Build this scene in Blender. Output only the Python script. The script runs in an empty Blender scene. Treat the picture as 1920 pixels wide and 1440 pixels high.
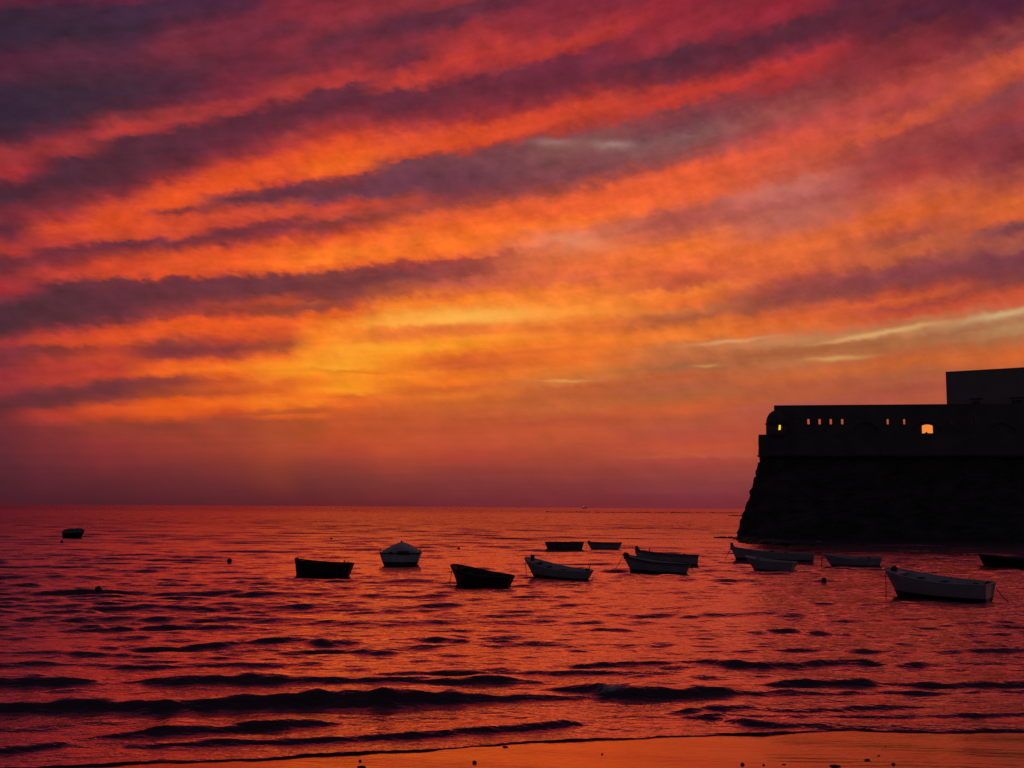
import bpy, bmesh, math, random
import numpy as np
from mathutils import Vector, Matrix, noise
random.seed(7)
R = math.radians
S = bpy.context.scene

# ------------------------------------------------------------------ camera
CH = 4.0                      # eye height above the water
FPX = 2059.0                  # focal length in pixels of the 1920 px wide photo
PITCH = math.atan(231 / FPX)
ROLL = R(0.38)
cd = bpy.data.cameras.new('camera'); cam = bpy.data.objects.new('camera', cd)
S.collection.objects.link(cam); S.camera = cam
cd.sensor_width = 36; cd.lens = 36 * FPX / 1920
cd.clip_start = 0.1; cd.clip_end = 60000
cam.matrix_world = Matrix.Translation((0, 0, CH)) @ Matrix.Rotation(R(90) + PITCH, 4, 'X') @ Matrix.Rotation(ROLL, 4, 'Z')
CM = cam.matrix_world.to_3x3()

def ray(px, py):
    return (CM @ Vector((px - 960, 720 - py, -FPX))).normalized()
def on_z(px, py, z=0.0):
    d = ray(px, py); t = (z - CH) / d.z
    return Vector((d.x * t, d.y * t, z))
def at_depth(px, py, Y):
    d = ray(px, py); t = Y / d.y
    return Vector((d.x * t, Y, CH + d.z * t))
def azel(px, py):
    d = ray(px, py)
    return math.atan2(d.x, d.y), math.atan2(d.z, math.hypot(d.x, d.y))

# ------------------------------------------------------------------ colour helpers
def lin(h):
    h = h.lstrip('#')
    o = []
    for i in (0, 2, 4):
        c = int(h[i:i + 2], 16) / 255
        o.append(c / 12.92 if c <= .04045 else ((c + .055) / 1.055) ** 2.4)
    return (*o, 1.0)

# ------------------------------------------------------------------ world: sunset sky
W = bpy.data.worlds.new('World'); S.world = W; W.use_nodes = True
nt = W.node_tree; nt.nodes.clear(); L = nt.links.new
def N(t, **kw):
    n = nt.nodes.new(t)
    for k, v in kw.items(): setattr(n, k, v)
    return n
def mth(op, a, b=None, c=None, clamp=False):
    n = N('ShaderNodeMath', operation=op, use_clamp=clamp)
    for i, v in enumerate((a, b, c)):
        if v is None: continue
        if isinstance(v, (int, float)): n.inputs[i].default_value = v
        else: L(v, n.inputs[i])
    return n.outputs[0]
def mapr(v, a, b, c=0.0, d=1.0, smooth=False):
    n = N('ShaderNodeMapRange', interpolation_type='SMOOTHSTEP' if smooth else 'LINEAR')
    L(v, n.inputs[0])
    for i, x in zip((1, 2, 3, 4), (a, b, c, d)): n.inputs[i].default_value = x
    return n.outputs[0]
def mixc(f, a, b, mode='MIX'):
    n = N('ShaderNodeMix', data_type='RGBA', blend_type=mode)
    for i, v in ((0, f), (6, a), (7, b)):
        if isinstance(v, (int, float)): n.inputs[i].default_value = v
        elif isinstance(v, tuple): n.inputs[i].default_value = v
        else: L(v, n.inputs[i])
    return n.outputs[2]
tc = N('ShaderNodeTexCoord'); sp = N('ShaderNodeSeparateXYZ'); L(tc.outputs['Generated'], sp.inputs[0])
X, Y, Z = sp.outputs
az = mth('ARCTAN2', X, Y)
hyp = mth('SQRT', mth('ADD', mth('MULTIPLY', X, X), mth('MULTIPLY', Y, Y)))
el = mth('MAXIMUM', mth('ARCTAN2', Z, hyp), 0.0)
KS = 0.60                                        # cloud streets fan out from a point on the left
azc = mth('MINIMUM', mth('MAXIMUM', az, -0.9), 0.9)
v0 = mth('MULTIPLY', el, mth('EXPONENT', mth('MULTIPLY', azc, -KS)))
# wind-torn edges: warp the streak coordinates with stretched noise
def noise2(sx, sy, detail=4, rough=.55, off=0.0, skew=0.0):
    cx = N('ShaderNodeCombineXYZ')
    L(mth('ADD', mth('MULTIPLY', az, sx), mth('MULTIPLY', v0, skew)), cx.inputs[0]); L(mth('MULTIPLY', v0, sy), cx.inputs[1]); cx.inputs[2].default_value = off
    n = N('ShaderNodeTexNoise'); n.inputs['Scale'].default_value = 1.0
    n.inputs['Detail'].default_value = detail; n.inputs['Roughness'].default_value = rough
    L(cx.outputs[0], n.inputs['Vector'])
    return mth('SUBTRACT', n.outputs['Fac'], 0.5)
nA = noise2(14, 34, 5, .6, 1.7)
nB = noise2(60, 75, 3.5, .58, 5.1, 45)
nC = noise2(10, 260, 4, .6, 9.3)
hi = mapr(v0, .03, .20, .25, 1.0)
warp = mth('ADD', mth('MULTIPLY', mth('MULTIPLY', nA, hi), .009), mth('MULTIPLY', mth('MULTIPLY', nB, hi), .020))
warp = mth('ADD', warp, mth('MULTIPLY', nC, .0025))
nF = noise2(150, 170, 3, .6, 31.0, 90)
warp = mth('ADD', warp, mth('MULTIPLY', mth('MULTIPLY', nF, hi), .0045))
v = mth('ADD', v0, warp)
aw = mth('ADD', az, mth('MULTIPLY', nA, .03))
VMAX = 0.72
vn = mth('DIVIDE', v, VMAX)
COLS = {
747: '-60 662a40 0 92303a 25 7a2c3c 45 602a40 62 702c3e 85 882e3c 105 702c3c 120 702a3e 140 b43c38 156 cc4434 168 a83838 176 682a3e 200 6a2a3e 220 8a2e3c 240 b03c34 260 e05430 286 ec5c2c 297 d05030 304 784048 330 6e364a 355 72384a 370 a84038 385 b84838 400 a44438 412 c85434 430 f06c28 450 ff7c28 476 ff7e24 487 ec6828 496 a03c38 510 783440 525 8c3e40 538 a84c38 553 b85830 563 f08028 575 fd9626 592 ffae34 605 ffb434 615 f88c34 628 ec7c34 640 fc9a28 655 ffa820 672 ffa824 682 f48020 695 e87020 705 fc9020 720 f89420 735 d86824 746 ec7428 758 d86828 775 c4582c 800 bc502e 840 c04c30 870 a03a34 900 7e3036 945 6a242f',
533: '-60 642840 0 8a2a3c 30 8c2c3c 55 6c2a3e 80 8a2c3c 110 802c3c 130 6e2a3c 155 a03438 171 b03c38 185 a03438 195 682a3c 215 64283c 245 7a2c3c 262 a83838 280 b83c34 300 ee5a24 320 f4602a 336 e45428 345 b84034 351 6a3042 370 6a3042 380 a03c38 392 d85030 405 d45030 415 8a303c 426 802e3c 440 b03c34 455 e05828 472 f87024 490 ff7a24 506 f86a20 513 a84034 520 6c2e3e 545 702e3c 555 a03c34 568 c84c2c 578 9a3c34 589 a84430 600 ec5e24 613 e85c24 625 d85428 638 bc4c2c 647 a03c30 655 b04c2c 665 f06c24 680 fc9020 692 fca020 698 e88820 705 fc8c20 720 e06824 735 e06420 750 fc8820 763 f47420 772 a84c28 780 e06024 790 a84028 815 ac4430 850 a83c30 880 84302f 945 5e202e',
320: '-60 62283e 0 4a2440 20 48263e 45 5c283e 85 802c3c 110 702a3c 135 58283c 175 52263a 190 702a3c 210 983238 229 a83638 240 902e38 247 5c283a 280 56263a 310 682838 333 983036 350 e45028 370 f86022 386 f05e24 393 a83c34 399 803038 410 d04a2c 425 e0522a 440 d04c2e 450 8a303a 458 702c3c 468 a03632 480 e05428 497 e85828 516 e85428 522 8a3038 530 6a2a3c 560 662a3a 580 842e38 592 a83830 602 f05a20 618 f86420 628 e05428 640 a03c34 655 7a2c3a 667 8c3036 680 e85c24 692 f06c20 700 e86420 708 983834 722 8e3434 738 a84028 750 f06018 765 e8601c 779 e45a20 788 b84428 796 8c3430 820 983430 850 902e32 880 702634 945 541e2c',
107: '-60 60263c 0 5a2240 15 40243a 60 3a263a 90 52283c 108 5c283e 140 4a2639 170 3c2739 220 40263a 245 6a2a3c 262 98303a 281 a83638 293 8a2e38 304 50263a 340 4e2639 370 6a2838 392 822c38 410 b83c34 425 e0502a 440 d0482c 458 b83c34 468 6a2a3a 480 7a2a3a 492 8a2e38 503 b43a34 517 c84430 528 9a3236 534 602a3a 560 542838 602 562636 617 8c2e36 628 c44030 642 d04a28 652 8a3034 662 8a3034 675 b83c30 700 b03832 716 b83c30 728 7e2c38 745 642836 760 702a36 773 b83a30 786 b03a30 800 842c34 840 7a2834 880 642434 945 4c1e2c',
0: '-60 5a2236 0 64203a 22 3a2438 70 38243a 110 52223a 140 502438 170 38243a 230 36243a 258 4c2438 285 963038 325 a82e35 342 6a2638 355 4e2438 372 4c2538 392 722838 412 802a3a 430 5a2438 450 8a2c38 472 c03c30 482 8a2c38 497 6a2838 520 9a3038 545 b02f35 557 7a2a3a 575 4a2535 612 4a2435 632 6a2838 645 a83035 660 7a2a3a 682 7a2838 700 9c2a38 730 982a38 745 6e2838 760 5c2434 785 702434 820 6a2436 860 5c2232 900 4e2030 945 4a1e2c',
213: '-60 642840 0 6a2440 15 452640 60 3e263c 90 522840 112 602a3e 135 50283c 170 42263a 200 4c2639 222 823038 240 c0403a 256 a83638 264 5a2839 300 522638 340 5a2638 362 842a38 385 d04a2c 405 f05a22 430 e45226 447 d04c2a 455 6a2a40 463 7a2c3a 478 a03632 497 dc4c28 517 d04828 524 722e3a 545 60283c 592 5c2638 608 8c3036 620 d84a28 640 e85524 650 b83e2e 668 d04a2a 690 b83a30 705 c84028 717 7a2e3a 735 6a2838 752 8c3232 763 e05525 780 c84626 795 98382e 830 902c34 870 7a2634 910 5a2230 945 4e1e2c',
427: '-60 682a40 0 52243f 20 5a2640 45 782a3e 90 74283c 120 6a283c 160 80283c 185 8a2a3c 200 a83438 212 983038 220 5c2638 250 5e263a 275 74283c 290 8c2e38 305 c04030 320 e85424 340 f86020 353 ea5824 362 a83a34 371 6a3040 382 6c3040 393 c84830 405 d85030 418 c04230 429 7a2c3c 441 702c3e 455 9a3435 470 e85524 490 f46222 506 ec5a24 515 a83c34 522 6a2c3e 545 6c2c3c 560 80303a 573 a83a30 584 943430 596 d04828 606 f86220 622 e85824 640 c04028 655 86303a 668 a83832 680 f26820 692 fc8420 702 f26c1e 712 c85026 724 d45c26 738 c04c26 750 f4701c 763 e85e20 775 c84824 788 983a30 810 a03a30 840 9a3430 870 822a32 910 662432 945 5a202e',
640: '-60 602a40 0 8a2a3a 30 96303c 55 7a2c3c 70 6a2c3e 95 7a2a3c 120 8a2e3a 140 b03a38 156 b43a38 165 6a2c3e 195 62283c 220 802c3c 242 b03a34 265 e05028 290 f4641f 308 fc7420 325 ee5e26 334 8a363e 350 6e3444 368 743648 379 b04038 391 d04c34 405 b84838 416 86343a 430 b04034 445 e85c28 465 fc7a22 486 ff8624 499 ee6828 510 86383c 535 74303c 560 8a3a3a 576 b04830 590 f06422 603 fd8c20 625 fd9c28 650 ffa828 675 ffb82a 690 ffb42a 698 e88018 705 ffa020 720 fdae20 735 fd8f1c 745 d86424 760 ee6c24 775 cc5828 795 bc4e2c 815 c04c2a 840 b44030 870 8e3034 900 722a34 945 66222e',
853: '-60 6a2c40 0 983238 15 6a2c3c 40 662c40 60 9a3038 80 a83438 95 b83c36 115 cc4232 130 b43838 147 943038 160 6e2a3a 185 722a3a 215 8a2c3a 235 b43a34 250 dc5028 271 e45426 283 b04034 294 784048 320 723a4a 350 703848 366 8a3a44 385 a84438 400 e05e34 420 fa7024 440 ff7e28 466 ff7e24 479 f47230 488 b04638 500 984040 515 98403c 527 c05a48 540 d86a40 553 f07c2c 568 fd9826 586 ffb038 600 ffbc38 608 f48a34 620 ee7c34 635 ffa028 648 ffac20 660 f5801f 675 d86028 690 d8642a 705 f27e20 716 f88024 728 d06228 740 e87a28 755 cc6628 775 c45c30 800 bc5030 830 c05034 855 b04034 880 923638 910 7c3038 945 722834',
1067: '-60 7a2c40 0 80283c 30 8e2c3c 55 9a303a 80 c44032 92 b83a34 106 7a2c40 130 722a40 165 762a3a 188 a83434 205 dc4c2e 226 d24a2e 240 a83e38 255 8a4448 268 88504e 280 885050 300 84484c 336 84424a 352 a8483c 370 ee6634 395 f86c30 417 ff802c 432 f07c48 445 e89058 455 e07c50 470 f8803c 485 e87a40 500 f0783a 526 dc6c3e 541 f88630 560 ff9c30 587 ffa434 600 ff9030 620 f07e30 640 f88828 655 fa8628 675 ee7828 690 f08430 705 d87c34 718 d0803c 728 bc6030 745 c06434 765 d06c38 790 bc5434 820 c45a34 850 b04c38 880 983c38 910 84343a 945 782a34',
1280: '-60 6a283c 0 9a2838 30 9a2c3a 60 a02e38 78 8a2c3a 90 5a2a3c 120 642a3c 145 7a2c3a 162 b03a34 180 d04230 196 c04034 207 8a3c42 230 7a3e48 260 8c5a5a 285 904c4c 305 b85444 321 ec6434 350 f46c34 380 f47038 396 c4604a 415 b85a4c 440 d06a40 455 f47c30 475 fc8030 500 f2743a 518 d06038 532 c85e3c 545 f88a30 565 f47c30 585 c06c3c 600 b0603a 615 e87c30 635 f88c30 645 d08440 660 cc8040 680 b87440 690 a8683c 700 c86a38 725 b86c40 745 b46838 765 d06434 790 b85c3c 820 bc5440 840 c85838 855 c86040 863 b04a3e 890 96403e 920 883a40 945 7c2e38',
1493: '-60 5c2638 0 a02838 25 942a3a 42 602a3a 75 5e2638 100 862c3a 120 c03a34 140 b03838 165 8c383e 185 9a4444 210 a84e4a 235 b8504a 256 d85a40 280 de5c3c 305 d06040 325 cc5c40 345 d07058 365 c87060 385 b05c4c 405 c06c54 425 cc6c50 445 e87438 470 f07a36 495 e46e38 515 c85c3c 530 a84a44 550 964642 565 a04c40 580 c8603a 600 e46c2e 620 e47838 630 c88450 645 c88850 655 a86838 668 b87840 676 c08448 690 c47040 705 d07038 725 b8603c 745 c0663c 758 b05c48 790 c05a3c 830 b85438 860 ac4c3c 900 944040 945 80303a',
1707: '-60 54243a 0 6a2838 20 5a2438 45 5c2636 65 803038 90 8e3038 120 8e3038 140 a83e3c 160 c0503e 180 b84c44 200 b04c44 220 d45e3c 236 d05a3c 250 a44440 280 9c4042 310 a84040 335 b84c3c 355 c85c40 375 d86838 395 ee6e2e 410 e06a34 430 bc5a40 445 a85040 460 c8683c 480 d0683c 491 a04c44 510 8c3f48 531 904440 545 b84c38 560 dc6632 575 b04c3c 590 cc5a34 603 c88048 615 b88048 622 c49050 632 b07840 648 b07c40 660 c0703c 680 d47030 700 b86840 730 b05a40 757 bc6040 800 b85838 850 a84c3c 900 90403e 945 80303a',
1920: '-60 4c2038 0 54203a 20 5c2438 40 7a3038 60 8c3e40 80 8a3a40 100 c05438 120 d45e3a 145 b85038 160 8e4448 180 984248 205 a84040 235 8a3a44 260 903840 290 8e3a40 320 a84a40 350 c45c3c 380 e47030 405 d86434 418 8c4a4a 430 84424a 445 b05c44 460 a85448 475 7e3c48 500 7c3c44 530 8a4040 546 c85834 560 d8603a 575 c0784c 585 c09860 597 bc8c54 606 a87448 618 b89458 630 b88448 645 c07c40 665 dc7030 685 d06c34 720 c06040 800 b05838 900 8c403e 945 80303a'}
_t = COLS[640].split(); _up = ' '.join('%.0f %s' % (955 - (955 - float(y)) * .985, h) for y, h in zip(_t[::2], _t[1::2]) if float(y) < 545)
COLS[587] = _up + ' 556 803038 567 a84830 582 8c3838 592 e86022 605 f87820 620 fc8824 640 fc8c20 655 fc9a22 670 ffa824 690 ffb028 697 f0901c 705 ff9c20 718 f88020 730 f88820 745 f87c20 755 fc8a20 765 d05c24 772 b04c28 782 dc6022 795 a84428 820 b4482a 845 aa3e30 870 883032 900 6c2832 945 62202e'
def ramp_pair(stops, src):
    """stops: sorted [(pos, rgba)], split over two colour ramps when longer than one can hold"""
    def ramp(st):
        r = N('ShaderNodeValToRGB'); r.color_ramp.interpolation = 'LINEAR'
        e = r.color_ramp.elements
        e[0].position, e[0].color = st[0]; e[1].position, e[1].color = st[-1]
        for p, c in st[1:-1]:
            q = e.new(p); q.color = c
        L(src, r.inputs[0]); return r.outputs[0]
    if len(stops) <= 31: return ramp(stops)
    k = len(stops) // 2 if len(stops) <= 60 else 30
    a, b = ramp(stops[:k + 1]), ramp_pair(stops[k:], src)
    return mixc(mth('GREATER_THAN', src, stops[k][0]), a, b)
def skycol(h):
    c = list(lin(h)); Rr = int(h[:2], 16)
    if Rr >= 0xb0: c[1] *= .86 if Rr < 0xf0 else .82
    if int(h[2:4], 16) > .58 * Rr and Rr > 0x90: c[1] *= .86
    return tuple(c)
xs = sorted(COLS); azs = [azel(x, 600)[0] for x in xs]
acc = None
for i, x in enumerate(xs):
    tk = COLS[x].split(); st = []
    for y, h in zip(tk[::2], tk[1::2]):
        a_, e_ = azel(x, float(y))
        st.append((max(0.0, e_ * math.exp(-KS * a_)) / VMAX, skycol(h)))
    top = st[0][0]
    # above the frame: a few more unlit bands, fading towards the zenith
    for dv, h in ((.035, '6a2a3a'), (.075, '44243a'), (.12, '54263a'), (.18, '36243a'), (.26, '30223a')):
        if top + dv < .98: st.append((top + dv, lin(h)))
    st.append((1.0, lin('2c2238')))
    st.sort(key=lambda s: s[0])
    c = ramp_pair(st, vn)
    lo = azs[i - 1] if i else None; hi_ = azs[i + 1] if i < len(xs) - 1 else None
    w = None
    if lo is not None: w = mapr(aw, lo, azs[i], smooth=True)
    if hi_ is not None:
        w2 = mapr(aw, azs[i], hi_, 1.0, 0.0, smooth=True)
        w = w2 if w is None else mth('MULTIPLY', w, w2)
    cw = N('ShaderNodeVectorMath', operation='SCALE'); L(c, cw.inputs[0]); L(w, cw.inputs['Scale'])
    if acc is None: acc = cw.outputs[0]
    else:
        ad = N('ShaderNodeVectorMath', operation='ADD'); L(acc, ad.inputs[0]); L(cw.outputs[0], ad.inputs[1]); acc = ad.outputs[0]
# mottling of the cloud deck
nD = noise2(38, 52, 4, .6, 13.0, 20)
nE = noise2(7, 170, 3, .6, 21.0)
gain = mth('ADD', .915, mth('ADD', mth('MULTIPLY', mth('MULTIPLY', nD, hi), .95), mth('MULTIPLY', nE, .22)))
sc_ = N('ShaderNodeVectorMath', operation='SCALE'); L(acc, sc_.inputs[0]); L(gain, sc_.inputs['Scale'])
front = sc_.outputs[0]
# thin places where paler light shows through, and small dark wisps
elw = mth('ADD', el, mth('MULTIPLY', warp, .35))
def wisp(px, py, rx, ry, slope, h, k):
    global front
    a0, e0 = azel(px, py)
    da = mth('SUBTRACT', aw, a0)
    dx = mth('DIVIDE', da, rx / FPX)
    dy = mth('DIVIDE', mth('ADD', mth('SUBTRACT', elw, e0), mth('MULTIPLY', da, slope)), ry / FPX)
    w = mth('MULTIPLY', mth('EXPONENT', mth('MULTIPLY', mth('ADD', mth('MULTIPLY', dx, dx), mth('MULTIPLY', dy, dy)), -1.0)), k * .82)
    c = list(lin(h)); c[1] *= .90
    front = mixc(w, front, tuple(c))
for a_ in ((1035, 267, 42, 7, -.02, 'a88478', .7), (1148, 272, 40, 8, .02, 'a88a7c', .9), (1085, 455, 60, 12, .1, 'e89a6c', .6), (1060, 470, 50, 8, -.1, 'd8805c', .5),
           (1500, 395, 110, 34, -.08, 'b86858', .5), (1440, 362, 90, 10, -.15, 'd07c68', .5),
           (1370, 640, 70, 3.5, -.08, 'e0b070', .8), (1490, 638, 120, 9, -.05, 'cc9858', .55), (1620, 631, 70, 4, -.14, 'e0b46c', .85), (1700, 617, 70, 5, -.12, 'e0b870', .8), (1580, 671, 50, 4, -.03, 'dcae62', .85),
           (1318, 686, 26, 3, -.05, 'dca858', .8), (1880, 590, 80, 7, -.18, 'dcc684', .85), (1900, 612, 50, 9, -.1, 'c89c60', .6), (1810, 612, 70, 9, -.1, 'a06c48', .7), (1500, 654, 120, 4, -.04, 'b06838', .7),
           (655, 697, 75, 2.5, .02, 'c05c18', .8), (880, 600, 120, 9, -.03, 'ffc050', .6), (770, 606, 90, 5, -.06, 'ffbc48', .6), (640, 690, 120, 14, -.02, 'ffb020', .45),
           (1060, 714, 40, 2.5, .02, 'eeb45c', .6), (1280, 690, 60, 4, .0, '9c6848', .7), (1000, 660, 160, 7, -.08, 'd8682c', .6), (900, 685, 60, 4, -.12, 'b85428', .5), (330, 655, 110, 9, -.1, '782a38', .6),
           (730, 652, 120, 9, -.03, 'ffba30', .55), (900, 590, 150, 11, -.03, 'ffcc58', .5), (650, 733, 70, 7, .02, 'ffac24', .5), (560, 700, 60, 5, 0, 'ffa420', .5), (940, 632, 130, 6, -.03, 'ffa830', .4), (1150, 585, 130, 9, .0, 'ffa038', .4)):
    wisp(*a_)
# the dusk sky overhead and behind the viewer: dim slate blue
back = mixc(mapr(el, 0.0, 0.9, smooth=True), lin('3c3a44'), lin('302d38'))
bf = mth('MAXIMUM', mapr(mth('ABSOLUTE', az), .85, 1.7, smooth=True), mapr(el, .75, 1.15, smooth=True))
cloud = mixc(bf, front, back)
SUN_EL, SUN_AZ = R(2.5), azel(640, 700)[0]
sky = N('ShaderNodeTexSky', sky_type='NISHITA'); sky.sun_disc = False
sky.sun_elevation = SUN_EL; sky.sun_rotation = SUN_AZ; sky.dust_density = 3
bgS = N('ShaderNodeBackground'); L(sky.outputs[0], bgS.inputs[0]); bgS.inputs[1].default_value = .05
bgC = N('ShaderNodeBackground'); L(cloud, bgC.inputs[0]); bgC.inputs[1].default_value = 1.0
mx = N('ShaderNodeMixShader'); mx.inputs[0].default_value = .97
L(bgS.outputs[0], mx.inputs[1]); L(bgC.outputs[0], mx.inputs[2])
out = N('ShaderNodeOutputWorld'); L(mx.outputs[0], out.inputs[0])
W.cycles.sampling_method = 'MANUAL'; W.cycles.sample_map_resolution = 512

sl = bpy.data.lights.new('sun', 'SUN'); sl.energy = .002; sl.angle = R(14); sl.color = (1, .5, .2)
so = bpy.data.objects.new('sun', sl); S.collection.objects.link(so)
sd = Vector((math.sin(SUN_AZ) * math.cos(SUN_EL), math.cos(SUN_AZ) * math.cos(SUN_EL), math.sin(SUN_EL)))
so.rotation_euler = sd.to_track_quat('Z', 'Y').to_euler()

S.view_settings.view_transform = 'Standard'; S.view_settings.look = 'None'
S.view_settings.exposure = 0; S.view_settings.gamma = 1

# ------------------------------------------------------------------ materials
def material(name, base, rough=.7, bump=None, var=None, metallic=0, spec=.5):
    m = bpy.data.materials.new(name); m.use_nodes = True
    t = m.node_tree; p = t.nodes['Principled BSDF']
    p.inputs['Base Color'].default_value = (*base, 1); p.inputs['Roughness'].default_value = rough
    p.inputs['Metallic'].default_value = metallic; p.inputs['Specular IOR Level'].default_value = spec
    co = t.nodes.new('ShaderNodeTexCoord')
    if var:
        n = t.nodes.new('ShaderNodeTexNoise'); n.inputs['Scale'].default_value = var[0]; n.inputs['Detail'].default_value = 5
        t.links.new(co.outputs['Object'], n.inputs['Vector'])
        r = t.nodes.new('ShaderNodeValToRGB'); e = r.color_ramp.elements
        e[0].position = .3; e[1].position = .7
        e[0].color = (*[c * (1 - var[1]) for c in base], 1); e[1].color = (*[min(1, c * (1 + var[1])) for c in base], 1)
        t.links.new(n.outputs['Fac'], r.inputs[0]); t.links.new(r.outputs[0], p.inputs['Base Color'])
    if bump:
        n = t.nodes.new('ShaderNodeTexNoise'); n.inputs['Scale'].default_value = bump[0]; n.inputs['Detail'].default_value = 4
        t.links.new(co.outputs['Object'], n.inputs['Vector'])
        b = t.nodes.new('ShaderNodeBump'); b.inputs['Strength'].default_value = bump[1]; b.inputs['Distance'].default_value = bump[2]
        t.links.new(n.outputs['Fac'], b.inputs['Height']); t.links.new(b.outputs[0], p.inputs['Normal'])
    return m
M = dict(
    white=material('white_boat_paint', (.36, .37, .42), .5, var=(2.5, .12)),
    cream=material('grey_boat_paint', (.34, .34, .37), .5, var=(2.5, .15)),
    dim=material('slate_boat_paint', (.12, .12, .14), .5, var=(2.5, .2)),
    dark=material('dark_red_boat_paint', (.05, .018, .015), .5, var=(2.5, .2)),
    bottom=material('antifouling', (.022, .014, .014), .6),
    inside=material('boat_interior', (.38, .39, .42), .6, var=(3, .15)),
    inside_dark=material('dark_boat_interior', (.035, .02, .018), .6),
    wood=material('dark_wood', (.03, .02, .018), .7),
    trim=material('painted_trim', (.03, .03, .045), .6),
    rope=material('rope', (.05, .04, .035), .9),
    cover=material('boat_cover_canvas', (.42, .42, .48), .85, bump=(4, .4, .05), var=(1.5, .15)),
    cover_dark=material('dark_canvas', (.10, .10, .12), .85, bump=(4, .4, .05)),
    buoy=material('buoy_plastic', (.06, .015, .012), .45),
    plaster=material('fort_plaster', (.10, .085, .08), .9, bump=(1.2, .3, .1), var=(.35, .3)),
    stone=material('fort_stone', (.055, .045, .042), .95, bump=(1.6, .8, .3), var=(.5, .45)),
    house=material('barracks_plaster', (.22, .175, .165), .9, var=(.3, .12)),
    recess=material('embrasure_shade', (.03, .027, .027), .95),
    rock=material('wet_rock', (.03, .025, .025), .6, bump=(3, .8, .2)),
    bird=material('gull_feathers', (.03, .02, .02), .8),
    glass=material('window_glass', (.012, .012, .015), .2),
)
def emis(name, col, s):
    m = bpy.data.materials.new(name); m.use_nodes = True; t = m.node_tree; t.nodes.clear()
    e = t.nodes.new('ShaderNodeEmission'); o = t.nodes.new('ShaderNodeOutputMaterial')
    e.inputs[0].default_value = (*col, 1); e.inputs[1].default_value = s
    t.links.new(e.outputs[0], o.inputs[0]); return m
M['lamp_yellow'] = emis('lit_window_yellow', (1, .72, .0), 1.1)
M['glow_orange'] = emis('opening_glow_orange', (1, .27, .045), .92)  # emission in place of orange sky behind the open embrasure, no lamp
M['ship_light'] = emis('ship_light', (1, .8, .6), 1.0)

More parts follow.
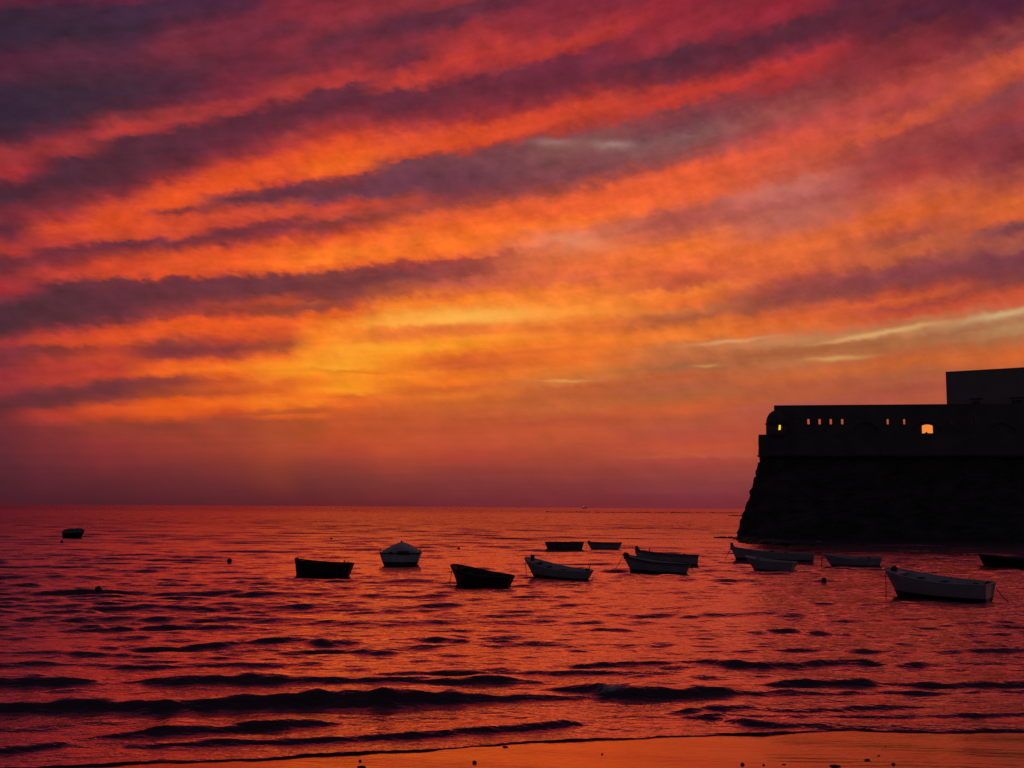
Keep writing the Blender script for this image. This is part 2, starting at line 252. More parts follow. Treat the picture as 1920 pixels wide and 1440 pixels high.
def mirror_mat(name, body, rough, bumps, gain, foam=False, tint=(1, 1, 1)):
    """Dark body under a Fresnel mirror: water and wet sand. bumps = [(scale_x, scale_y, detail, distance)]"""
    m = bpy.data.materials.new(name); m.use_nodes = True; t = m.node_tree; t.nodes.clear(); l = t.links.new
    o = t.nodes.new('ShaderNodeOutputMaterial'); g = t.nodes.new('ShaderNodeBsdfGlossy'); d = t.nodes.new('ShaderNodeBsdfDiffuse')
    d.inputs[0].default_value = (*body, 1); g.inputs['Roughness'].default_value = rough; g.inputs[0].default_value = (*tint, 1)
    co = t.nodes.new('ShaderNodeTexCoord'); prev = None
    if foam:                                               # open-water chop too fine for the mesh: tilt the normal directly
        ge = t.nodes.new('ShaderNodeNewGeometry'); prev = ge.outputs['Normal']
        for sx, sy, det, k_, att_ in ((.45, .62, 4, .48, 'open'), (.035, .11, 4, .30, 'far')):
            mp = t.nodes.new('ShaderNodeMapping'); mp.inputs['Scale'].default_value = (sx, sy, sy); l(co.outputs['Object'], mp.inputs[0])
            n = t.nodes.new('ShaderNodeTexNoise'); n.inputs['Scale'].default_value = 1; n.inputs['Detail'].default_value = det; n.inputs['Roughness'].default_value = .6
            l(mp.outputs[0], n.inputs['Vector'])
            sb_ = t.nodes.new('ShaderNodeVectorMath'); sb_.operation = 'SUBTRACT'; sb_.inputs[1].default_value = (.5, .5, .5); l(n.outputs['Color'], sb_.inputs[0])
            ml = t.nodes.new('ShaderNodeVectorMath'); ml.operation = 'MULTIPLY'; ml.inputs[1].default_value = (k_ * .5, k_, 0); l(sb_.outputs[0], ml.inputs[0])
            aa = t.nodes.new('ShaderNodeAttribute'); aa.attribute_name = att_
            sc = t.nodes.new('ShaderNodeVectorMath'); sc.operation = 'SCALE'; l(ml.outputs[0], sc.inputs[0]); l(aa.outputs['Fac'], sc.inputs['Scale'])
            ad = t.nodes.new('ShaderNodeVectorMath'); ad.operation = 'ADD'; l(prev, ad.inputs[0]); l(sc.outputs[0], ad.inputs[1]); prev = ad.outputs[0]
        aa = t.nodes.new('ShaderNodeAttribute'); aa.attribute_name = 'open'   # shoreward faces stand steeper
        sc = t.nodes.new('ShaderNodeVectorMath'); sc.operation = 'SCALE'; sc.inputs[0].default_value = (0, -.075, 0); l(aa.outputs['Fac'], sc.inputs['Scale'])
        ad = t.nodes.new('ShaderNodeVectorMath'); ad.operation = 'ADD'; l(prev, ad.inputs[0]); l(sc.outputs[0], ad.inputs[1]); prev = ad.outputs[0]
        aa = t.nodes.new('ShaderNodeAttribute'); aa.attribute_name = 'far'
        sc = t.nodes.new('ShaderNodeVectorMath'); sc.operation = 'SCALE'; sc.inputs[0].default_value = (0, -.085, 0); l(aa.outputs['Fac'], sc.inputs['Scale'])
        ad = t.nodes.new('ShaderNodeVectorMath'); ad.operation = 'ADD'; l(prev, ad.inputs[0]); l(sc.outputs[0], ad.inputs[1]); prev = ad.outputs[0]
        nm = t.nodes.new('ShaderNodeVectorMath'); nm.operation = 'NORMALIZE'; l(prev, nm.inputs[0]); prev = nm.outputs[0]
    for sx, sy, det, dist, *att in bumps:
        mp = t.nodes.new('ShaderNodeMapping'); mp.inputs['Scale'].default_value = (sx, sy, sy); l(co.outputs['Object'], mp.inputs[0])
        n = t.nodes.new('ShaderNodeTexNoise'); n.inputs['Scale'].default_value = 1; n.inputs['Detail'].default_value = det
        n.inputs['Roughness'].default_value = .55; n.inputs['Distortion'].default_value = .3
        l(mp.outputs[0], n.inputs['Vector'])
        b = t.nodes.new('ShaderNodeBump'); b.inputs['Strength'].default_value = 1; b.inputs['Distance'].default_value = dist
        l(n.outputs['Fac'], b.inputs['Height'])
        if prev: l(prev, b.inputs['Normal'])
        if att: aa = t.nodes.new('ShaderNodeAttribute'); aa.attribute_name = att[0]; l(aa.outputs['Fac'], b.inputs['Strength'])
        prev = b.outputs[0]
    f = t.nodes.new('ShaderNodeFresnel'); f.inputs[0].default_value = 1.36
    if prev: l(prev, g.inputs['Normal']); l(prev, f.inputs['Normal'])
    k = t.nodes.new('ShaderNodeMath'); k.operation = 'MULTIPLY'; k.use_clamp = True; k.inputs[1].default_value = gain; l(f.outputs[0], k.inputs[0])
    if foam:                                               # beyond the modelled waves: rougher, and less mirror-like on average
        ao = t.nodes.new('ShaderNodeAttribute'); ao.attribute_name = 'open'
        ro = t.nodes.new('ShaderNodeMapRange'); l(ao.outputs['Fac'], ro.inputs[0]); ro.inputs[3].default_value = rough; ro.inputs[4].default_value = .16; l(ro.outputs[0], g.inputs['Roughness'])
        rk = t.nodes.new('ShaderNodeMapRange'); l(ao.outputs['Fac'], rk.inputs[0]); rk.inputs[3].default_value = 1; rk.inputs[4].default_value = .74
        k2 = t.nodes.new('ShaderNodeMath'); k2.operation = 'MULTIPLY'; l(k.outputs[0], k2.inputs[0]); l(rk.outputs[0], k2.inputs[1]); k = k2
    mx = t.nodes.new('ShaderNodeMixShader'); l(k.outputs[0], mx.inputs[0]); l(d.outputs[0], mx.inputs[1]); l(g.outputs[0], mx.inputs[2])
    last = mx.outputs[0]
    if foam:
        at = t.nodes.new('ShaderNodeAttribute'); at.attribute_name = 'foam'
        n = t.nodes.new('ShaderNodeTexNoise'); n.inputs['Scale'].default_value = 7; n.inputs['Detail'].default_value = 6; n.inputs['Roughness'].default_value = .7
        l(co.outputs['Object'], n.inputs['Vector'])
        a1 = t.nodes.new('ShaderNodeMath'); a1.operation = 'ADD'; l(at.outputs['Fac'], a1.inputs[0]); l(n.outputs['Fac'], a1.inputs[1])
        mr = t.nodes.new('ShaderNodeMapRange'); mr.inputs[1].default_value = .90; mr.inputs[2].default_value = 1.25; l(a1.outputs[0], mr.inputs[0])
        fd = t.nodes.new('ShaderNodeBsdfDiffuse'); fd.inputs[0].default_value = (.42, .45, .5, 1)
        m2 = t.nodes.new('ShaderNodeMixShader'); l(mr.outputs[0], m2.inputs[0]); l(last, m2.inputs[1]); l(fd.outputs[0], m2.inputs[2]); last = m2.outputs[0]
    l(last, o.inputs[0]); return m
M['water'] = mirror_mat('sea_water', (.006, .006, .010), .07, [(2.2, 4.5, 3, .045), (7, 12, 2, .008)], 2.5, foam=True, tint=(1, .58, .62))
M['sand'] = mirror_mat('wet_sand', (.05, .035, .028), .09, [(1.2, 3.0, 4, .006), (3, 16, 3, .0035)], 2.1, tint=(1, .50, .38))

# ------------------------------------------------------------------ object helpers
COL = S.collection
def link(o, parent=None):
    COL.objects.link(o)
    if parent: o.parent = parent
    return o
def thing(name, label, cat, loc=(0, 0, 0), rz=0.0, group=None, rot=None):
    o = bpy.data.objects.new(name, None); o.empty_display_size = .3; link(o)
    o.location = loc; o.rotation_euler = rot if rot else (0, 0, rz)
    o['label'] = label; o['category'] = cat
    if group: o['group'] = group
    return o
def obj(name, bm, mats, parent=None, smooth=False):
    me = bpy.data.meshes.new(name); bm.normal_update(); bm.to_mesh(me); bm.free()
    for m in (mats if isinstance(mats, (list, tuple)) else [mats]): me.materials.append(m)
    if smooth: me.polygons.foreach_set('use_smooth', [True] * len(me.polygons))
    return link(bpy.data.objects.new(name, me), parent)
def tag(o, label, cat, group=None):
    o['label'] = label; o['category'] = cat
    if group: o['group'] = group
    return o
def box(bm, x0, x1, y0, y1, z0, z1):
    vs = [bm.verts.new((x, y, z)) for z in (z0, z1) for x, y in ((x0, y0), (x1, y0), (x1, y1), (x0, y1))]
    for f in ((0, 3, 2, 1), (4, 5, 6, 7), (0, 1, 5, 4), (1, 2, 6, 5), (2, 3, 7, 6), (3, 0, 4, 7)):
        bm.faces.new([vs[i] for i in f])
def tube(bm, pts, r, n=6, closed=False):
    pts = [Vector(p) for p in pts]; rings = []
    for i, p in enumerate(pts):
        a = pts[i - 1] if i or closed else p; b = pts[(i + 1) % len(pts)] if i < len(pts) - 1 or closed else p
        d = (b - a).normalized(); u = d.cross(Vector((0, 0, 1)))
        if u.length < 1e-3: u = Vector((1, 0, 0))
        u.normalize(); w = u.cross(d).normalized()
        rr = r(i / (len(pts) - 1)) if callable(r) else r
        rings.append([bm.verts.new(p + u * math.cos(2 * math.pi * k / n) * rr + w * math.sin(2 * math.pi * k / n) * rr) for k in range(n)])
    m = len(rings)
    for i in range(m if closed else m - 1):
        A, B = rings[i], rings[(i + 1) % m]
        for k in range(n): bm.faces.new((A[k], A[(k + 1) % n], B[(k + 1) % n], B[k]))
    if not closed: bm.faces.new(rings[0][::-1]); bm.faces.new(rings[-1])
def lathe(bm, prof, n=24, c=(0, 0)):
    rings = [[bm.verts.new((c[0] + r * math.cos(2 * math.pi * k / n), c[1] + r * math.sin(2 * math.pi * k / n), z)) for k in range(n)] for r, z in prof]
    for A, B in zip(rings, rings[1:]):
        for k in range(n): bm.faces.new((A[k], A[(k + 1) % n], B[(k + 1) % n], B[k]))
    bm.faces.new(rings[0][::-1]); bm.faces.new(rings[-1])

# ------------------------------------------------------------------ sea
def crest(pts):
    """photo crest (x, y of the crest top, thickness of the dark face) -> world crest line (x, y, height)"""
    o = []
    for px, py, th in pts:
        p = on_z(px, py + th * .6); s = FPX / p.y
        o.append((p.x, p.y, .72 * th / s))
    o = np.array(sorted(o)); xf = np.arange(o[0, 0], o[-1, 0], .05); k = np.hanning(25); k /= k.sum()
    f = lambda c: np.convolve(np.pad(np.interp(xf, o[:, 0], o[:, c]), 12, mode='edge'), k, 'valid')
    return np.stack([xf, f(1), f(2)], 1)
CRESTS = [crest(c) for c in (
    [(-200, 1330, 14), (0, 1322, 20), (150, 1313, 24), (300, 1316, 23), (450, 1308, 26), (600, 1296, 34), (750, 1295, 36), (860, 1298, 24), (950, 1303, 12), (1060, 1303, 9), (1140, 1304, 3)],
    [(1000, 1294, 1), (1060, 1288, 8), (1110, 1284, 20), (1150, 1286, 28), (1190, 1289, 27), (1240, 1293, 18), (1300, 1289, 24), (1350, 1291, 18), (1420, 1297, 5), (1500, 1297, 8), (1600, 1296, 9), (1750, 1298, 7), (1920, 1294, 8), (2100, 1296, 5)],
    [(230, 1279, 1), (300, 1271, 15), (420, 1268, 19), (520, 1267, 18), (560, 1271, 11), (650, 1272, 10), (760, 1275, 6), (830, 1276, 1)],
    [(760, 1280, 1), (830, 1275, 9), (930, 1270, 14), (1010, 1276, 8), (1040, 1280, 1)],
    [(-200, 1273, 10), (0, 1272, 18), (130, 1271, 15), (190, 1277, 1)],
    [(1400, 1284, 1), (1450, 1279, 9), (1530, 1275, 15), (1610, 1273, 17), (1700, 1279, 10), (1800, 1280, 10), (1920, 1275, 14), (2100, 1278, 8)],
    [(1000, 1254, 1), (1050, 1250, 5), (1130, 1242, 10), (1270, 1240, 8), (1330, 1236, 11), (1420, 1244, 13), (1500, 1243, 10), (1600, 1235, 15), (1660, 1242, 9), (1700, 1248, 5), (1780, 1242, 6), (1920, 1246, 5), (2050, 1246, 3)],
    [(1240, 1338, 1), (1290, 1333, 10), (1330, 1321, 20), (1400, 1322, 15), (1480, 1329, 9), (1560, 1330, 8), (1620, 1321, 11), (1700, 1324, 7), (1770, 1328, 1)],
    [(1290, 1340, 1), (1340, 1344, 6), (1400, 1351, 10), (1500, 1356, 13), (1600, 1361, 13), (1750, 1363, 11), (1920, 1363, 13), (2100, 1366, 10)],
    [(140, 1386, 1), (240, 1372, 13), (330, 1358, 18), (400, 1362, 14), (500, 1355, 14), (560, 1348, 17), (600, 1353, 5), (640, 1356, 1)],
    [(230, 1398, 1), (340, 1388, 12), (500, 1386, 9), (640, 1381, 9), (800, 1371, 11), (950, 1361, 11), (1040, 1351, 15), (1090, 1354, 4), (1140, 1356, 1)],
    [(-200, 1410, 8), (0, 1402, 11), (85, 1392, 11), (120, 1396, 1)],
    [(420, 1316, 1), (480, 1316, 1)],
    [(1180, 1346, 1), (1300, 1342, 5), (1420, 1339, 6), (1560, 1341, 6), (1700, 1339, 7), (1920, 1335, 8), (2100, 1336, 4)],
    [(640, 1262, 1), (760, 1258, 6), (900, 1256, 7), (1040, 1260, 6), (1180, 1262, 5), (1300, 1262, 1)],
    [(-100, 1222, 5), (80, 1220, 7), (220, 1226, 6), (380, 1232, 6), (520, 1236, 1)],
    [(1280, 1224, 1), (1400, 1218, 5), (1560, 1216, 6), (1720, 1220, 6), (1900, 1216, 5), (2050, 1218, 2)],
    [(480, 1228, 1), (560, 1222, 7), (640, 1219, 8), (720, 1226, 5), (820, 1226, 1)],
    [(40, 1185, 1), (180, 1176, 8), (300, 1172, 7), (420, 1172, 6), (500, 1178, 1)],
    [(150, 1212, 1), (300, 1216, 7), (420, 1206, 8), (560, 1194, 11), (600, 1204, 8), (650, 1210, 1)],
    [(60, 1152, 1), (100, 1143, 9), (150, 1139, 10), (180, 1147, 4), (220, 1150, 1)],
    [(-100, 1250, 6), (40, 1240, 10), (140, 1240, 8), (260, 1250, 6), (420, 1244, 5), (560, 1248, 1)],
    [(700, 1196, 1), (800, 1196, 9), (850, 1196, 10), (900, 1204, 4), (1000, 1203, 5), (1060, 1205, 1)],
    [(1050, 1186, 1), (1110, 1176, 8), (1150, 1176, 7), (1200, 1182, 1)],
    [(1190, 1214, 1), (1230, 1206, 7), (1270, 1210, 1)],
    [(1300, 1186, 1), (1380, 1181, 5), (1500, 1182, 6), (1600, 1190, 4), (1640, 1194, 1)],
)]
SHORE = np.array(sorted((on_z(x, y).x, on_z(x, y).y) for x, y in
    [(-300, 1450), (130, 1440), (300, 1432), (500, 1424), (640, 1417), (760, 1410), (900, 1400), (960, 1397), (1050, 1391), (1160, 1386), (1280, 1383), (1400, 1378), (1500, 1374), (1560, 1371), (1700, 1374), (1920, 1374), (2200, 1372)]))
def shore_y(x):
    y = np.interp(x, SHORE[:, 0], SHORE[:, 1])
    return y + .05 * np.sin(x * 2.1 + 1) + .03 * np.sin(x * 5.3) + .02 * np.sin(x * 11.7 + 2)
def sand_z(x, y):
    s = shore_y(x) - y                                  # metres landwards of the waterline
    up = .016 * np.maximum(s, 0) + .0045 * np.maximum(s - 3, 0) ** 2 * (s > 3)
    return np.where(s > 0, np.minimum(up, 2.3), np.maximum(.10 * s, -6))
rng = np.random.RandomState(11)
def sea():
    nc = 760
    d1 = np.exp(np.linspace(math.log(14.5), math.log(520), 1080)); d2 = np.exp(np.linspace(math.log(520), math.log(30000), 60))[1:]
    d = np.concatenate([d1, d2]); a = np.linspace(-1, 1, nc)
    hw = .66 * d + 12
    Xg = hw[:, None] * a[None, :]; Yg = np.repeat(d[:, None], nc, 1)
    sp_ = np.maximum(np.gradient(d), hw * 2 / nc)[:, None]
    Zg = np.zeros_like(Xg)
    ncomp = 90
    lam = np.exp(np.linspace(math.log(.42), math.log(7.5), ncomp))
    patch = .88 + .26 * np.sin(Xg * .11 + 1.3 * np.sin(Yg * .05)) * np.sin(Yg * .09 + .7)
    near = np.clip((Yg - 21) / 20, 0, 1)
    for w in lam:
        th = R(-90) + rng.normal(0, .32 if w < 2 else .13); k = 2 * math.pi / w
        slope = .026 if w < 1.6 else (.0115 if w < 3.2 else .008)
        amp = 1.3 * slope / k
        fade = np.clip((w / sp_ - 2.6) / 2, 0, 1)
        ph = rng.uniform(0, 6.28)
        # slowly wandering phase keeps crests short
        wob = 1.1 * np.sin(Xg * .6 / w + rng.uniform(0, 6)) + .9 * np.sin(Yg * .7 / w + Xg * .35 / w + rng.uniform(0, 6))
        c = np.sin(k * (Xg * math.cos(th) + Yg * math.sin(th)) + ph + wob)
        g = (near * .8 + .2) if w > 1.2 else (near * .6 + .4)
        if w > 1.8: g = g * (1 + (1.1 if w < 4 else .3) * np.clip((Yg - 45) / 70, 0, 1))
        Zg += amp * c * fade * g * patch * 1.2
    for w in (2.1, 2.6, 3.1, 3.7, 4.4, 5.2):                # long low swells running in to the beach
        th = R(-90) + rng.normal(0, .07); k = 2 * math.pi / w
        env = np.clip(.25 + .9 * np.sin(Xg * .16 + rng.uniform(0, 6) + .5 * np.sin(Yg * .6)) * np.sin(Yg * .35 + rng.uniform(0, 6)), 0, 1)
        zone = np.clip((Yg - 23) / 6, 0, 1) * np.clip((75 - Yg) / 30, 0, 1)
        Zg += .024 / k * env * zone * np.sin(k * (Xg * math.cos(th) + Yg * math.sin(th)) + rng.uniform(0, 6) + .6 * np.sin(Xg * .35 + rng.uniform(0, 6)))
    Zg += .25 * np.maximum(Zg, 0) ** 1.3                 # sharper crests
    foam = np.zeros_like(Xg)
    sy = shore_y(Xg); s = Yg - sy
    damp = np.clip(s / 2.5, .12, 1); Zg = Zg * np.where(s < 4, damp + (1 - damp) * .25, 1)
    cl = np.clip((Yg - sy) / .5, 0, 1)
    for ci, C in enumerate(CRESTS):
        yc = np.interp(Xg, C[:, 0], C[:, 1]); A = np.interp(Xg, C[:, 0], C[:, 2], left=0, right=0)
        jig = .035 * np.sin(Xg * 3.1 + ci) + .02 * np.sin(Xg * 7.7 + 2 * ci)
        s = Yg - yc - jig; Aj = A * (1 + .10 * np.sin(Xg * 4.3 + ci) + .07 * np.sin(Xg * 9.1 + 3 * ci))
        wf = .07 + 1.2 * A; wb = .35 + 3.0 * A
        prof = np.where(s < 0, np.exp(-(s / wf) ** 2), np.exp(-(s / wb) ** 2))
        Zg += Aj * prof * cl
        # flat trough right in front of the face
        Zg -= .18 * Aj * np.exp(-((s + 1.9 * wf) / (1.2 * wf + .1)) ** 2)
    def foam_at(px, py, rx, ry, k):
        c = on_z(px, py)
        return k * np.exp(-((Xg - c.x) / rx) ** 2 - ((Yg - c.y) / ry) ** 2)
    foam += foam_at(1150, 1302, .50, .26, .68) + foam_at(1560, 1364, .5, .12, .34) + foam_at(1375, 1350, .3, .12, .30) + foam_at(730, 1304, .5, .2, .22) + foam_at(430, 1318, 1.2, .2, .16)
    Zg += .022 * foam * np.sin(Xg * 13 + 2 * np.sin(Yg * 9)) * np.sin(Yg * 17 + Xg * 5)
    # swash: the sheet thins out, ends in a small lip and dives under the sand
    s = Yg - sy
    Zg += .034 * np.exp(-((s - .06) / np.where(s < .06, .05, .30)) ** 2) * (.7 + .3 * np.sin(Xg * 1.7))
    Zg = np.where(s < -.03, -.06 - .1 * np.clip(-s, 0, 2), Zg)
    # keep the floor of the sheet above the sand seawards of the lip
    Zg = np.where(s >= 0, np.maximum(Zg, sand_z(Xg, Yg) + .004), Zg)
    nr = len(d); keep = nr * nc
    co = np.stack([Xg, Yg, Zg], -1).reshape(-1, 3).astype(np.float32)
    i = np.arange(nr - 1)[:, None] * nc + np.arange(nc - 1)[None, :]
    F = np.stack([i, i + 1, i + nc + 1, i + nc], -1).reshape(-1, 4).astype(np.int32)
    me = bpy.data.meshes.new('sea'); me.vertices.add(keep); me.vertices.foreach_set('co', co.ravel())
    me.loops.add(F.size); me.loops.foreach_set('vertex_index', F.ravel())
    me.polygons.add(len(F)); me.polygons.foreach_set('loop_start', np.arange(0, F.size, 4, dtype=np.int32))
    me.polygons.foreach_set('loop_total', np.full(len(F), 4, np.int32)); me.polygons.foreach_set('use_smooth', np.ones(len(F), bool))
    at = me.attributes.new('foam', 'FLOAT', 'POINT'); at.data.foreach_set('value', foam.ravel().astype(np.float32))
    fr = np.clip((Yg - 250) / 700, 0, 1); at = me.attributes.new('far', 'FLOAT', 'POINT'); at.data.foreach_set('value', fr.ravel().astype(np.float32)); op = np.clip((Yg - 85) / 160, 0, 1); at = me.attributes.new('open', 'FLOAT', 'POINT'); at.data.foreach_set('value', op.ravel().astype(np.float32))
    me.update(calc_edges=True); me.validate()
    me.materials.append(M['water'])
    o = link(bpy.data.objects.new('sea', me)); o['kind'] = 'structure'; return o
sea()
def beach():
    bm = bmesh.new(); nx, ny = 400, 160
    xs_ = np.linspace(-160, 160, nx); xs_ = np.sign(xs_) * (np.abs(xs_) / 160) ** 2 * 160
    ys_ = np.concatenate([np.linspace(-60, 12, 30)[:-1], np.linspace(12, 27, 260), np.linspace(27, 80, 30)[1:]])
    Xg, Yg = np.meshgrid(xs_, ys_); Zg = sand_z(Xg, Yg)
    Zg = Zg + np.where(shore_y(Xg) - Yg > 0, .004 * np.sin(Xg * 1.3 + Yg * 4) * np.clip(shore_y(Xg) - Yg, 0, 1), 0)
    Zg = Zg + np.where(shore_y(Xg) - Yg > 0, .0028 * np.clip((Xg - 1.5) / 4, 0, 1) * np.clip((19.5 - Yg) / 1.5, 0, 1) * np.sin(Yg * 21 + 1.5 * np.sin(Xg * 1.7) + Xg * .8) * (.6 + .4 * np.sin(Xg * 2.3 + Yg * 3)), 0)
    vs = [[bm.verts.new((float(Xg[j, i]), float(Yg[j, i]), float(Zg[j, i]))) for i in range(nx)] for j in range(len(ys_))]
    for j in range(len(ys_) - 1):
        for i in range(nx - 1): bm.faces.new((vs[j][i], vs[j][i + 1], vs[j + 1][i + 1], vs[j + 1][i]))
    o = obj('beach', bm, M['sand'], smooth=True); o['kind'] = 'structure'
beach()

# ------------------------------------------------------------------ fort
C0 = on_z(1378, 1010); FA = R(-8.8)
ft = thing('fortress', 'dark stone seaside fort with sloping sea wall and slotted parapet', 'fortress', C0, FA)
FM = Matrix.Translation(C0) @ Matrix.Rotation(FA, 4, 'Z'); FI = FM.inverted()
def fort_pt(px, py, ly):
    """fort-local point seen at a pixel, on the local plane y = ly"""
    o = FI @ Vector((0, 0, CH)); d = FI.to_3x3() @ ray(px, py); t = (ly - o.y) / d.y
    return o + d * t
YU = 3.3                                                        # plane of the parapet wall
zT = fort_pt(1452, 760, YU).z; zL = fort_pt(1436, 815, 2.9).z; zB = fort_pt(1424, 855, 2.7).z
xb = fort_pt(1424, 855, 2.9).x; xU = fort_pt(1452, 760, YU).x
XR, YB = 75.0, 42.0
# sloping base, rough masonry: front face + left face + ledge
bm = bmesh.new()
def batter_pt(u, w, rough=True):
    """u: metres along the foot (negative = round the corner to the left side), w: 0 foot .. 1 top of the slope"""
    z = -1.5 + (zB + 1.5) * w; off = xb * (z / zB) * (1.0 + .0 * w)
    # slightly convex like the photo: steeper near the top
    off = xb * (1 - (1 - max(0, z) / zB) ** 1.12) if z > 0 else xb * z / zB * 1.1
    if u >= 0: p = Vector((off + u, off * .9, z)); n = Vector((0, -1, .25))
    else: p = Vector((off - u * .22, off * .9 - u, z)); n = Vector((-1, 0, .25))
    if rough:
        q = Vector((p.x * .55, p.y * .55, p.z * 1.1))
        k = noise.noise(q) * .12 + noise.noise(q * 2.7) * .09 + (noise.cell(Vector((math.floor((p.x + p.y) / 1.1), 0, math.floor(z / .55)))) - .5) * .16
        p += n.normalized() * k + (Vector((-1, 0, 0)) * k if abs(u) < .8 else Vector())
    return p
us = [-YB + i * 1.2 for i in range(int(YB / 1.2))] + [-1, -.5, 0, .5, 1] + [1.5 + .6 * i for i in range(int((XR - 1.5) / .6))]
ws = [i / 38 for i in range(39)]
g = [[bm.verts.new(batter_pt(u, w)) for u in us] for w in ws]
for j in range(38):
    for i in range(len(us) - 1): bm.faces.new((g[j][i], g[j][i + 1], g[j + 1][i + 1], g[j + 1][i]))
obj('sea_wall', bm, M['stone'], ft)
# vertical band above the slope
def block(name, x0, y0, z0, z1, mat, depth=None):
    bm = bmesh.new()
    nx = 60
    xsv = [x0 + (XR - x0) * i / nx for i in range(nx + 1)]; zs = [z0 + (z1 - z0) * j / 5 for j in range(6)]
    def jit(x, z, e=.05): return noise.noise(Vector((x * .8, y0, z * 1.3))) * e
    G = [[bm.verts.new((x + (jit(x, z, .12) if i == 0 else 0), y0 + jit(x, z), z)) for i, x in enumerate(xsv)] for z in zs]
    for j in range(5):
        for i in range(nx): bm.faces.new((G[j][i], G[j][i + 1], G[j + 1][i + 1], G[j + 1][i]))
    Bk = [bm.verts.new((x0 + YB * .22, YB, z)) for z in zs]
    for j in range(5): bm.faces.new((Bk[j], G[j][0], G[j + 1][0], Bk[j + 1]))
    e1 = bm.verts.new((XR, YB, z1)); bm.faces.new(G[-1] + [e1, Bk[-1]])
    return obj(name, bm, mat, ft)
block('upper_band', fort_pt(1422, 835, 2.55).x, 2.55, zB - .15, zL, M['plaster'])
# ragged cordon where the slope meets the band
bm = bmesh.new(); tube(bm, [(fort_pt(1421.5, 853, 2.5).x + YB * .22, YB, zB), *[(fort_pt(1421.5, 853, 2.5).x + i * 2.0, 2.47 + .03 * math.sin(i * 2.1), zB + .04 * math.sin(i)) for i in range(36)]], .14, 6)
obj('cordon', bm, M['stone'], ft)
# parapet wall pierced by slits and embrasures
def px_rect(x0, x1, y0, y1, ly=YU):
    a = fort_pt(x0, y1, ly); b = fort_pt(x1, y0, ly); return (a.x, b.x, a.z, b.z)
TH = .85
slits = [px_rect(x - 3.2, x + 2.2, 785, 795.5) for x in (1517, 1538, 1559, 1580.5, 1666, 1697, 1787, 1824)] + [px_rect(1493.5, 1496.5, 785, 796)]
arches = [px_rect(1600, 1646, 792, 822), px_rect(1712, 1764, 790, 822), px_rect(1853, 1903, 793, 823)]
def pierced(name, x0, x1, z0, z1, y0, y1, holes, mat, parent):
    X_ = sorted({x0, x1, *[h[0] for h in holes], *[h[1] for h in holes]}); Z_ = sorted({z0, z1, *[h[2] for h in holes], *[h[3] for h in holes]})
    def solid(i, j):
        if i < 0 or j < 0 or i >= len(X_) - 1 or j >= len(Z_) - 1: return False
        cx, cz = (X_[i] + X_[i + 1]) / 2, (Z_[j] + Z_[j + 1]) / 2
        return not any(h[0] < cx < h[1] and h[2] < cz < h[3] for h in holes)
    bm = bmesh.new(); C = {}
    def V(i, y, j):
        k = (i, y, j)
        if k not in C: C[k] = bm.verts.new((X_[i], y, Z_[j]))
        return C[k]
    for i in range(len(X_) - 1):
        for j in range(len(Z_) - 1):
            if not solid(i, j): continue
            bm.faces.new((V(i, y0, j), V(i + 1, y0, j), V(i + 1, y0, j + 1), V(i, y0, j + 1)))
            bm.faces.new((V(i, y1, j), V(i, y1, j + 1), V(i + 1, y1, j + 1), V(i + 1, y1, j)))
            if not solid(i - 1, j): bm.faces.new((V(i, y0, j), V(i, y0, j + 1), V(i, y1, j + 1), V(i, y1, j)))
            if not solid(i + 1, j): bm.faces.new((V(i + 1, y0, j), V(i + 1, y1, j), V(i + 1, y1, j + 1), V(i + 1, y0, j + 1)))
            if not solid(i, j - 1): bm.faces.new((V(i, y0, j), V(i, y1, j), V(i + 1, y1, j), V(i + 1, y0, j)))
            if not solid(i, j + 1): bm.faces.new((V(i, y0, j + 1), V(i + 1, y0, j + 1), V(i + 1, y1, j + 1), V(i, y1, j + 1)))
    return obj(name, bm, mat, parent)
pierced('parapet_wall', xU, XR, zL - .2, zT, YU, YU + TH, slits + arches, M['plaster'], ft)
bm = bmesh.new(); box(bm, xU + .002, xU + .8, YU + TH + .002, YB, zL - .2, zT - .01)
for v_ in bm.verts: v_.co.x += .22 * (v_.co.y - YU - TH)
obj('side_parapet', bm, M['plaster'], ft)
